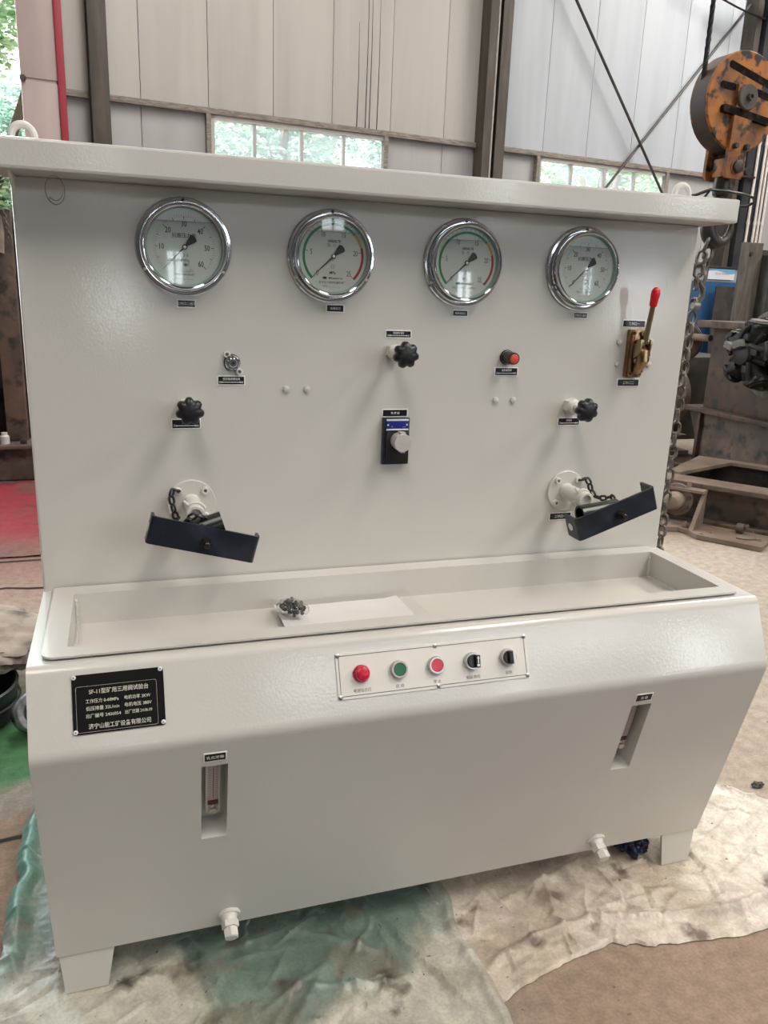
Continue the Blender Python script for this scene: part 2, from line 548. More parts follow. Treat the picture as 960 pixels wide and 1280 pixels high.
# floor: worn concrete, colour by position (red dust, green paint, grey strip are stains of their own)
M_floor = attr_mat('worn_concrete', rough=0.85, bump=0.25, bscale=110, spots=(0.12, 0.09, 0.07, 1), spot_scale=5.0, lo=0.66, hi=0.78)
fl = MB()
xs = [-14 + i * 0.5 for i in range(26)] + [-1.0 + i * 0.05 for i in range(100)] + [4.0 + i * 0.35 for i in range(40)] + [19]
ys = [-13 + i * 0.5 for i in range(24)] + [-1.0 + i * 0.05 for i in range(120)] + [5.0 + i * 0.4 for i in range(18)] + [14, 30]
xs, ys = sorted(set(xs)), sorted(set(ys))
vs = [(x, y, 0) for y in ys for x in xs]
nx = len(xs)
fl.add(vs, [[j * nx + i, j * nx + i + 1, (j + 1) * nx + i + 1, (j + 1) * nx + i] for j in range(len(ys) - 1) for i in range(nx - 1)])
me = fl.mesh('floor', M_floor, smooth=0)
cols = []
C_con, C_bro, C_gre, C_gry = (0.36, 0.30, 0.245), (0.24, 0.18, 0.14), (0.04, 0.16, 0.062), (0.24, 0.215, 0.185)
for x, y, _ in vs:
    c = lerp(C_con, C_bro, sstep(-0.15, 0.35, fb(x * 0.8, y * 0.8, 3.0)))
    c = lerp(c, (0.42, 0.37, 0.31), 0.75 * sstep(1.9, 2.6, x) * sstep(-0.6, 0.2, y) * (1 - sstep(1.7, 2.4, y)))
    # brown bare concrete in front on the right
    c = lerp(c, (0.33, 0.24, 0.18), sstep(0.75, 0.95, x) * (1 - sstep(-0.6, -0.3, y - 0.06 * x)))
    c = lerp(c, (0.06, 0.05, 0.043), 1 - sstep(-0.95, -0.70, y))  # unseen floor in front, darkened to cut light bounced onto the bench
    if x < 0.6 and y < 6:
        w = 0.03 * fb(x * 6, y * 6, 1.0)
        g = sstep(0.445, 0.475, y + w) * (1 - sstep(0.98, 1.04, y + w))
        c = lerp(c, C_gre, 0.92 * g)
        gs = sstep(0.30, 0.33, y + w) * (1 - sstep(0.445, 0.475, y + w))
        c = lerp(c, C_gry, gs)
        bs = (1 - sstep(0.30, 0.33, y + w)) * sstep(-1.0, -0.5, y)
        c = lerp(c, (0.21, 0.14, 0.09), 0.8 * bs * (1 - sstep(0.2, 0.5, x)))
        rd = sstep(1.3, 2.6, y) * (1 - sstep(3.6, 5.2, y))
        c = lerp(c, (0.24, 0.10, 0.09), 0.75 * rd)
    cols.append(c)
set_stain_tone(me, cols)
link('floor', me, kind='structure')

# cracks in the concrete: shallow raised lips with a dark gap
def crack(pts, w=0.006):
    b = MB()
    P = []
    for i in range(len(pts) - 1):
        a, c = Vector(pts[i]), Vector(pts[i + 1])
        for k in range(6):
            q = a.lerp(c, k / 6)
            P.append(Vector((q.x + 0.02 * fb(q.x * 9, q.y * 9), q.y + 0.02 * fb(q.y * 9, q.x * 9, 5), 0.0015)))
    b.tube(P, w, 5)
    return b


crk = thing('floor_crack', 'dark cracks running across the worn floor left of the grey bench', 'crack', (-0.3, 1.5, 0))
for pts in [[(-0.5, 0.21, 0), (-0.05, 0.225, 0), (0.25, 0.27, 0)], [(-0.9, 1.9, 0), (-0.35, 2.02, 0), (0.1, 1.93, 0)],
            [(-0.9, 2.36, 0), (-0.3, 2.40, 0), (0.3, 2.36, 0)], [(-1.1, 3.0, 0), (-0.4, 2.95, 0), (0.2, 3.15, 0)]]:
    obj('crack_line', crack(pts), M_dark, crk)

# ceiling with roof strips
cb = MB()
hall_box(cb, LEFT_U, RIGHT_U, FRONT_N - 0.3, 0.3, CEIL, CEIL + 0.15)
obj('ceiling', cb, M_ceiling, smooth=0, kind='structure')

# wall behind the photographer with its windows and the two added fill bands
wf = MB()
us = sorted({LEFT_U, RIGHT_U} | {e for w in WINDOWS_AND_FILLS for e in w[:2]})
zs = sorted({0.0, CEIL} | {e for w in WINDOWS_AND_FILLS for e in w[2:4]})
for z0, z1 in zip(zs, zs[1:]):
    run = None
    for u0, u1 in zip(us, us[1:]):
        cu, cz = (u0 + u1) / 2, (z0 + z1) / 2
        hole = any(w[0] < cu < w[1] and w[2] < cz < w[3] for w in WINDOWS_AND_FILLS)
        if not hole: run = (run[0] if run else u0, u1)
        if run and (hole or u1 == us[-1]):
            hall_box(wf, run[0], run[1], FRONT_N - 0.1, FRONT_N, z0, z1)
            run = None
for u0, u1, z0, z1, L in WINDOWS_AND_FILLS:      # muntins
    hall_box(wf, (u0 + u1) / 2 - 0.012, (u0 + u1) / 2 + 0.012, FRONT_N - 0.06, FRONT_N - 0.02, z0, z1)
    hall_box(wf, u0, u1, FRONT_N - 0.06, FRONT_N - 0.02, z0 + (z1 - z0) * 0.7, z0 + (z1 - z0) * 0.7 + 0.024)
obj('wall_front', wf, M_frontwall, smooth=0, kind='structure')
obj('wall_left', hall_box(MB(), LEFT_U - 0.1, LEFT_U, FRONT_N, 0.0, 0, CEIL), M_frontwall, smooth=0, kind='structure')
obj('wall_right', hall_box(MB(), RIGHT_U, RIGHT_U + 0.1, FRONT_N, 0.2, 0, CEIL), M_frontwall, smooth=0, kind='structure')

# back wall: sandwich panels one by one, windows between
wall = link('wall_back', None, None, HALL, kind='structure')
GZ0, GZ1 = 3.125, 3.185
WIN1, WIN2 = (-2.11, 0.035), (2.262, 4.516)
SILL = 1.9
seams = [-3.95, -3.58, -2.84, -2.12, -1.385, -0.673, 0.082, 0.818, 1.56, 2.321, 3.037, 3.804, 4.587, 5.381, 6.15, 6.9, 7.65, 8.4, 9.15, 9.9, 10.5]
for a, b in zip(seams, seams[1:]):
    m = M_panelw if b < 1.6 else M_panelc
    p = MB()
    hall_box(p, a + 0.0025, b - 0.0025, 0.0, 0.08, GZ1 - 0.03, CEIL, 0.006)
    obj('wall_panel', p, m, wall, smooth=30)
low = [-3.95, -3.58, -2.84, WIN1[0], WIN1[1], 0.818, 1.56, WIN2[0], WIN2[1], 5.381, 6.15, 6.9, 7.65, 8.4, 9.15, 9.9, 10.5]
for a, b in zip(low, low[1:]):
    m = M_panelshade
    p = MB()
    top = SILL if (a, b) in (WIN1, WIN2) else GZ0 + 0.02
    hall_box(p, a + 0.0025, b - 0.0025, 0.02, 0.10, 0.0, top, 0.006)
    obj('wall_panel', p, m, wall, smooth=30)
for k, (a, b) in enumerate([(-3.6, -3.37), (-3.18, 1.27), (1.59, 5.72), (6.3, 10.4)]):
    g = MB()
    hall_box(g, a, b, -0.055, 0.0, GZ0, GZ1, 0.004)
    obj('trim_%d' % (k + 1), g, M_girt, smooth=30, kind='structure')


for u, zt_ in ((-0.36, 4.3), (-0.25, 5.0), (-0.20, 4.9), (-0.10, 4.6)):
    q = MB()
    q.tube([(u, -0.001, GZ1 + 0.01), (u + 0.01, -0.001, (GZ1 + zt_) / 2), (u + 0.005, -0.001, zt_)], 0.004, 4, M=HALL, radii=[0.006, 0.004, 0.0015])
    obj('drip_stain', q, M_dark, wall)


def window(name, u0, u1, mull):
    w = link(name, None, None, HALL, kind='structure')
    f = MB()
    hall_box(f, u0, u0 + 0.045, -0.03, 0.06, SILL, GZ0)
    hall_box(f, u1 - 0.045, u1, -0.03, 0.06, SILL, GZ0)
    hall_box(f, u0, u1, -0.03, 0.06, GZ0 - 0.045, GZ0)
    hall_box(f, u0, u1, -0.05, 0.06, SILL, SILL + 0.05)
    obj('window_frame', f, M_frame, w, smooth=0)
    e = [u0 + 0.045] + mull + [u1 - 0.045]
    for u in mull:
        q = MB()
        hall_box(q, u - 0.018, u + 0.018, -0.02, 0.05, SILL + 0.05, GZ0 - 0.045, 0.003)
        obj('mullion', q, M_frame, w, smooth=0)
    for a, b in zip(e, e[1:]):
        q = MB()
        hall_box(q, a, b, 0.015, 0.019, SILL + 0.05, GZ0 - 0.045)
        obj('pane', q, M_winglass, w, smooth=0)
    j = MB()
    for u in (u0, u1):
        hall_box(j, u - 0.05, u, -0.06, 0.03, SILL - 0.3, GZ0)
    obj('jamb', j, M_girt, w, smooth=0)


window('window_1', WIN1[0], WIN1[1], [-1.607, -1.047, -0.519])
window('window_2', WIN2[0], WIN2[1], [2.816, 3.378, 3.919])

# sliding door leaf at the left end with its red edge
door = link('door_1', None, None, HALL, kind='structure')
d = MB()
hall_box(d, -4.0, -3.66, -0.12, -0.06, 0.0, 3.20, 0.004)
hall_box(d, -4.0, -3.66, -0.12, -0.06, 3.23, 6.0, 0.004)
hall_box(d, -3.99, -3.67, -0.105, -0.07, 3.20, 3.23)
obj('door_leaf', d, M_panelbounce, door)
d = MB()
hall_box(d, -3.66, -3.59, -0.15, -0.05, 0.0, 6.0, 0.005)
obj('red_edge_post', d, M_redframe, door, label='narrow red edge post of the door leaf')
d = MB()
d.cyl((-3.98, -0.15, 3.215), (-3.98, -0.12, 3.215), 0.03, n=12, M=HALL)
obj('door_pivot', d, M_rust, door)


# columns
def h_column(mb, u0, u1, n0, n1, z1, t=0.02, web_n=None):
    hall_box(mb, u0, u0 + t, n0, n1, 0, z1)
    hall_box(mb, u1 - t, u1, n0, n1, 0, z1)
    w = (n0 + n1) / 2 if web_n is None else web_n
    hall_box(mb, u0 + t, u1 - t, w - t / 2, w + t / 2, 0, z1)


c = MB()
hall_box(c, -3.36, -3.18, -0.22, -0.205, 0, CEIL, 0.003)
hall_box(c, -3.36, -3.18, -0.03, -0.015, 0, CEIL, 0.003)
hall_box(c, -3.276, -3.264, -0.205, -0.03, 0, CEIL)
obj('steel_column', c, M_column, label='brown-grey steel column beside the red door post on the back wall', cat='column')
t = thing('steel_column', 'dark steel column between the two back windows, pale conduit down its groove', 'column', tuple(HALL @ Vector((1.43, -0.1, 0))))
c = MB()
h_column(c, 1.265, 1.585, -0.20, -0.01, CEIL, 0.016, -0.10)
hall_box(c, 1.265, 1.375, -0.215, -0.2, 0, CEIL)
hall_box(c, 1.445, 1.585, -0.215, -0.2, 0, CEIL)
obj('column_profile', c, M_column, t)
c = MB()
c.cyl((1.41, -0.17, 0.5), (1.41, -0.17, CEIL), 0.016, n=10, M=HALL)
obj('conduit', c, M_conduit, t, label='pale conduit pipe')
t = thing('steel_column', 'blue-black steel column behind the orange hook block, right edge', 'column', tuple(HALL @ Vector((6.0, -0.2, 0))))
c = MB()
hall_box(c, 5.74, 6.24, -0.30, -0.285, 0, CEIL)
hall_box(c, 5.74, 5.755, -0.285, -0.01, 0, CEIL)
hall_box(c, 6.225, 6.24, -0.285, -0.01, 0, CEIL)
obj('column_profile', c, M_columnb, t)
c = MB()
hall_box(c, 5.60, 5.70, -0.24, -0.02, 0, CEIL)
obj('side_flange', c, M_column, t, label='brown flange strip')
for u, zt, zb in [(5.905, CEIL, 2.05), (6.045, CEIL, 0.4), (6.12, CEIL, 0.4), (6.20, CEIL, 0.4)]:
    c = MB()
    c.cyl((u, -0.335, zb), (u, -0.335, zt), 0.022, n=10, M=HALL)
    for z in (2.5, 3.6, 4.6):
        c.cyl((u, -0.335, z), (u, -0.335, z + 0.05), 0.028, n=10, M=HALL)
    obj('conduit', c, M_conduit, t, label='white conduit pipe')
c = MB()
c.box((5.75, -0.34, 3.15), (0.5, 0.03, 0.03), 0.003, HALL)
c.cyl((5.72, -0.36, 3.22), (5.72, -0.30, 3.22), 0.05, n=12, M=HALL)
c.cyl((5.60, -0.36, 3.18), (5.60, -0.30, 3.18), 0.03, n=12, M=HALL)
obj('bracket', c, M_dark, t)

# cross bracing rods
for lab, a, b in [('thin dark brace rod from upper left down to the right window', (2.02, -0.14, 5.60), (5.52, -0.16, 1.395)),
                  ('thin dark brace rod rising to the upper right corner', (5.585, -0.10, 5.42), (2.55, -0.12, 1.90))]:
    c = MB()
    c.cyl(a, b, 0.018, n=8, M=HALL)
    obj('brace_rod', c, M_dark, label=lab, cat='rod')
c = MB()
pts = []
for i in range(17):
    t_ = i / 16
    u = 4.3 + 2.3 * t_
    pts.append((u, -0.25, 5.47 - 0.10 * math.sin(PI * t_) - 0.24 * t_))
c.tube(pts, 0.012, 6, M=HALL)
obj('hanging_cable', c, M_dark, label='thin grey cable sagging along the top of the back wall', cat='cable')
c = MB()
c.cyl((4.9, -0.52, 5.42), (10.0, -0.52, 5.42), 0.07, n=14, M=HALL)
obj('overhead_pipe', c, M_tealpipe, label='teal pipe along the back wall at the top right corner', cat='pipe')
c = MB()
pts = []
for i in range(40):
    a = i / 39 * 4 * PI
    pts.append((6.15 + 0.10 * math.cos(a) + 0.002 * i, -0.45 + 0.02 * math.sin(a * 0.5), 5.00 + 0.20 * math.sin(a)))
c.tube(pts, 0.012, 6, M=HALL)
obj('coiled_wire', c, M_rubber, label='coil of dark wire hung on the column, top right corner', cat='wire')

# ------------------------------------------------------------------ outside: ground, trees
g = MB()
hall_box(g, -40, 40, 0.3, 40, -0.25, -0.05)
obj('ground_outside', g, M_grass, smooth=0, kind='structure')


def leaf_cloud(n, R, H, zc, seed, size):
    rnd = random.Random(seed)
    b = MB()
    vs, fs = [], []
    blobs = [(rnd.uniform(-R, R) * 0.75, rnd.uniform(-R, R) * 0.75, zc + rnd.uniform(-H, H) * 0.8, rnd.uniform(0.35, 0.6) * R) for _ in range(16)]
    for i in range(n):
        bx, by, bz, br = blobs[i % len(blobs)]
        d = Vector((rnd.gauss(0, 1), rnd.gauss(0, 1), rnd.gauss(0, 1))).normalized() * br * rnd.uniform(0.55, 1.0)
        p = Vector((bx, by, bz)) + d
        s = size * rnd.uniform(0.6, 1.3)
        q = Matrix.Rotation(rnd.uniform(0, 6.28), 3, 'Z') @ Matrix.Rotation(rnd.uniform(-1.2, 1.2), 3, 'X')
        k = len(vs)
        for a, c in ((-.5, 0), (0, -.32), (.5, 0), (0, .32)):
            vs.append(p + q @ Vector((a * s, c * s, 0.1 * s if a == 0 else 0)))
        fs.append([k, k + 1, k + 2, k + 3])
    b.add(vs, fs)
    return b


crowns = [leaf_cloud(13000, 1.75, 2.5, 3.5, 11, 0.15).mesh('crown', M_leaf, smooth=0, recalc=False),
          leaf_cloud(13000, 1.75, 2.5, 3.5, 23, 0.15).mesh('crown', M_leaf2, smooth=0, recalc=False)]
tk = MB()
tk.tube([(0, 0, 0), (0.05, 0.02, 1.2), (0, -0.04, 2.4), (0.1, 0.05, 4.2)], 0.15, 8, radii=[0.2, 0.16, 0.13, 0.06])
tk.tube([(0, -0.02, 1.8), (0.6, 0.2, 2.8), (1.0, 0.4, 3.8)], 0.07, 6)
tk.tube([(0, -0.02, 2.0), (-0.6, -0.2, 3.0), (-0.9, -0.5, 4.0)], 0.07, 6)
trunk = tk.mesh('trunk', M_bark)
TREES = [(-4.5, 4.4, 0, 'leafy tree right outside the open left end of the hall'),
         (0.3, 4.8, 1, 'tree close outside the left back window'),
         (7.4, 5.0, 0, 'tree close outside the right back window'),
         (-4.2, 10.2, 1, 'second tree further back outside the open left end of the hall'),
         (1.6, 10.4, 0, 'further tree seen through the left panes of the left back window'),
         (6.2, 10.6, 1, 'further tree seen through the rightmost pane of the left back window'),
         (10.6, 10.2, 1, 'further tree seen through the left panes of the right back window'),
         (15.2, 10.4, 0, 'further tree seen through the right panes of the right back window')]
for u, n, k, lab in TREES:
    P = HALL @ Vector((u, n, -0.05))
    t = thing('leafy_tree', lab, 'tree', tuple(P))
    R = T(*P) @ RZ(random.uniform(0, 360))
    o = link('crown', crowns[k], t, R, kind='stuff')
    link('trunk', trunk, t, R)

# ------------------------------------------------------------------ the test bench
W = 1.45
ZT, ZB, ZF = 0.7235, 0.58946, 0.09571
D1, D2, D3 = 0.35175, 0.41045, 0.28766
bench = thing('valve_test_bench', 'grey-white hydraulic valve test bench with four round gauges and sink tray', 'test bench', (W / 2, -0.15, 0))


def PF(x, z, out=0.0):      # panel frame: x right, y up, z out towards the viewer
    return frame((x, -out, z), (1, 0, 0), (0, 0, 1), (0, -1, 0))


_b = Vector((0, D2 - D1, ZT - ZB)).normalized()      # up the bevel
_bn = Vector((1, 0, 0)).cross(_b)
def BF(x, s, out=0.0):
    o = Vector((x, -D1, ZT)) - _b * s + _bn * out
    return frame(o, (1, 0, 0), _b, _bn)


_l = Vector((0, -(D2 - D3), ZB - ZF)).normalized()   # up the lower face
_ln = Vector((1, 0, 0)).cross(_l)
def LF(x, s, out=0.0):
    o = Vector((x, -D2, ZB)) - _l * s + _ln * out
    return frame(o, (1, 0, 0), _l, _ln)


LOWLEN = math.hypot(D2 - D3, ZB - ZF)

# back panel: folded sheet
b = MB()
b.box((W / 2, 0.02, (0.70 + 1.50) / 2), (W, 0.04, 0.80), 0.004)
obj('back_panel', b, M_paint, bench, smooth=8)
# canopy
b = MB()
b.box(((-0.0191 + 1.4691) / 2, (-0.1006 + 0.05) / 2, (1.4998 + 1.549) / 2), (1.4882, 0.1506, 0.0492), 0.005)
obj('canopy', b, M_paint, bench, smooth=8)
for x0 in (0.006,):      # curved gusset under the left canopy end
    b = MB()
    poly = [(0, 0), (0.085, 0)] + [(0.085 - 0.085 * math.sin(a), -0.06 + 0.06 * math.cos(a)) for a in [i * PI / 16 for i in range(1, 8)]] + [(0, -0.075)]
    b.prism(poly, -0.003, 0.003, frame((x0, 0, 1.4995), (0, -1, 0), (0, 0, 1), (1, 0, 0)))
    obj('gusset', b, M_paint, bench)
# lifting lugs
for x0 in (0.0240, 1.405):
    b = MB()
    pts = [(-0.019, 0, 0)] + [(0.019 * math.cos(a), 0, 0.019 + 0.021 * math.sin(a)) for a in [PI - i * PI / 14 for i in range(15)]] + [(0.019, 0, 0)]
    b.tube(pts, 0.0068, 10, M=T(x0, 0.02, 1.546))
    obj('lifting_lug', b, M_paint2, bench)

# tank body: folded profile swept along x with the two sight-glass openings and the tray opening
def arc_corner(p0, p1, p2, r, n=5):
    p0, p1, p2 = Vector(p0), Vector(p1), Vector(p2)
    a, c = (p0 - p1).normalized(), (p2 - p1).normalized()
    out = []
    for i in range(n + 1):
        t_ = i / n
        q = (p1 + a * r) * (1 - t_) ** 2 + p1 * 2 * t_ * (1 - t_) + (p1 + c * r) * t_ ** 2
        out.append(q)
    return out


# (s, x) openings in the lower face
OPX = [(0.2672, 0.3130), (1.1310, 1.1785)]
OPS = (0.0625, 0.2455)
TRX, TRY = (0.058, 1.398), (-0.298, -0.048)
b = MB()
def held(arc, p0, p2, e=0.0015):      # keep the flats flat: support points just beyond the fold
    return [arc[0] + (Vector(p0) - arc[0]).normalized() * e] + arc + [arc[-1] + (Vector(p2) - arc[-1]).normalized() * e]
prof = held(arc_corner((0, 0, ZT), (0, -D1, ZT), (0, -D2, ZB), 0.012), (0, 0, ZT), (0, -D2, ZB)) + \
    held(arc_corner((0, -D1, ZT), (0, -D2, ZB), (0, -D3, ZF), 0.012), (0, -D1, ZT), (0, -D3, ZF))
s0 = 0.0135
# bands above the openings
for p, q in zip(prof, prof[1:]):
    b.add([(0, p.y, p.z), (W, p.y, p.z), (W, q.y, q.z), (0, q.y, q.z)], [[0, 1, 2, 3]])
sc = [s0, OPS[0], OPS[1], LOWLEN]
xc = [0, OPX[0][0], OPX[0][1], OPX[1][0], OPX[1][1], W]
for i in range(3):
    for j in range(5):
        if i == 1 and j in (1, 3): continue
        q = [(LF(x, s) @ Vector((0, 0, 0))) for x, s in ((xc[j], sc[i]), (xc[j + 1], sc[i]), (xc[j + 1], sc[i + 1]), (xc[j], sc[i + 1]))]
        b.add(q, [[0, 1, 2, 3]])
# top sheet round the tray opening
yt = prof[0].y
ty = [0.0, TRY[1], TRY[0], yt]
tx = [0, TRX[0], TRX[1], W]
for i in range(3):
    for j in range(3):
        if i == 1 and j == 1: continue
        b.add([(tx[j], ty[i], ZT), (tx[j + 1], ty[i], ZT), (tx[j + 1], ty[i + 1], ZT), (tx[j], ty[i + 1], ZT)], [[0, 1, 2, 3]])
# ends, back and bottom
side = [(0.0, ZT)] + [(p.y, p.z) for p in prof] + [(-D3, ZF), (0.0, ZF)]
for x in (0.0, W):
    b.add([(x, y, z) for y, z in side], [list(range(len(side)))])
b.add([(0, 0, ZT), (W, 0, ZT), (W, 0, ZF), (0, 0, ZF)], [[0, 1, 2, 3]])
b.add([(0, 0, ZF), (W, 0, ZF), (W, -D3, ZF), (0, -D3, ZF)], [[0, 1, 2, 3]])
bm_me = b.mesh('tank_body', M_paint, smooth=0, recalc=False)
_bm = bmesh.new()
_bm.from_mesh(bm_me)
bmesh.ops.remove_doubles(_bm, verts=_bm.verts[:], dist=0.0002)
bmesh.ops.recalc_face_normals(_bm, faces=_bm.faces[:])
_bm.to_mesh(bm_me)
_bm.free()
bm_me.polygons.foreach_set('use_smooth', [True] * len(bm_me.polygons))
bm_me.set_sharp_from_angle(angle=math.radians(25))
link('tank_body', bm_me, bench)

# sink tray: rim plate lying on the top sheet, walls and floor
def round_rect(x0, x1, y0, y1, r, n=5):
    out = []
    for cx, cy, a0 in ((x1 - r[0], y1 - r[0], 0), (x0 + r[1], y1 - r[1], 90), (x0 + r[2], y0 + r[2], 180), (x1 - r[3], y0 + r[3], 270)):
        rr = r[(0, 90, 180, 270).index(a0)]
        for i in range(n + 1):
            a = math.radians(a0 + 90 * i / n)
            out.append((cx + rr * math.cos(a), cy + rr * math.sin(a)))
    return out


b = MB()
R0, R1 = ZT + 0.0042, ZT + 0.0078
outer = round_rect(0.021, 1.4185, -0.3335, -0.006, (0.004, 0.004, 0.022, 0.018))
inner = round_rect(TRX[0] + 0.002, TRX[1] - 0.002, TRY[0] + 0.002, TRY[1] - 0.002, (0.002, 0.002, 0.002, 0.002))
n = len(outer)
vs = [(x, y, R0) for x, y in outer] + [(x, y, R1) for x, y in outer] + [(x, y, R1) for x, y in inner] + [(x, y, R0 - 0.06) for x, y in inner]
fs = []
for k in range(n):
    k2 = (k + 1) % n
    fs += [[k, k2, n + k2, n + k], [n + k, n + k2, 2 * n + k2, 2 * n + k], [2 * n + k, 2 * n + k2, 3 * n + k2, 3 * n + k]]
fs.append([3 * n + k for k in range(n)])
b.add(vs, fs)
tray = obj('sink_tray', b, M_paint, bench, smooth=30)
# weld beads in the tray corners
def bead(p, q, r=0.004):
    b = MB()
    p, q = Vector(p), Vector(q)
    N = max(4, int((q - p).length / 0.004))
    pts, rad = [], []
    for i in range(N + 1):
        pts.append(p.lerp(q, i / N) + Vector((random.uniform(-1, 1), random.uniform(-1, 1), random.uniform(-1, 1))) * 0.0008)
        rad.append(r * (0.75 + 0.35 * abs(math.sin(i * 1.7))))
    b.tube(pts, r, 6, radii=rad)
    obj('weld_bead', b, M_weld, tray)
zt, zb_ = ZT + 0.002, R0 - 0.06
for x in (TRX[0] + 0.004, TRX[1] - 0.004):
    bead((x, TRY[1] - 0.004, zt - 0.004), (x, TRY[1] - 0.004, zb_), 0.0045)
    bead((x, TRY[1] - 0.004, zb_), (x, TRY[0] + 0.004, zb_), 0.0035)

# feet: folded corner plates
for (xt0, xt1, xb0, xb1, side_x) in [(0.004, 0.1044, 0.0106, 0.0884, 0), (1.3525, 1.4460, 1.3660, 1.4425, 1)]:
    for yf, sg in ((-D3 + 0.004, 1), (-0.02, -1)):
        b = MB()
        b.prism([(xt0, ZF + 0.002), (xt1, ZF + 0.002), (xb1, 0.004), (xb0, 0.004)], -0.006, 0.0, frame((0, yf, 0), (1, 0, 0), (0, 0, 1), (0, -1, 0)))
        xx0, xx1 = (xt0, xb0) if side_x == 0 else (xt1, xb1)
        yb = yf + sg * 0.085
        yf2 = yf + 0.0065 if sg > 0 else yf - 0.0005
        sd = 0.0004 if side_x == 0 else -0.0004
        pl = [(xx0 + sd, yf2, ZF), (xx0 + sd, yb, ZF), (xx1 + sd, yb - sg * 0.012, 0.004), (xx1 + sd, yf2, 0.004)]
        b.add(pl + [(v[0] + (0.006 if side_x == 0 else -0.006), v[1], v[2]) for v in pl],
              [[0, 1, 2, 3], [7, 6, 5, 4], [0, 4, 5, 1], [1, 5, 6, 2], [2, 6, 7, 3], [3, 7, 4, 0]])
        obj('foot', b, M_paint, bench)


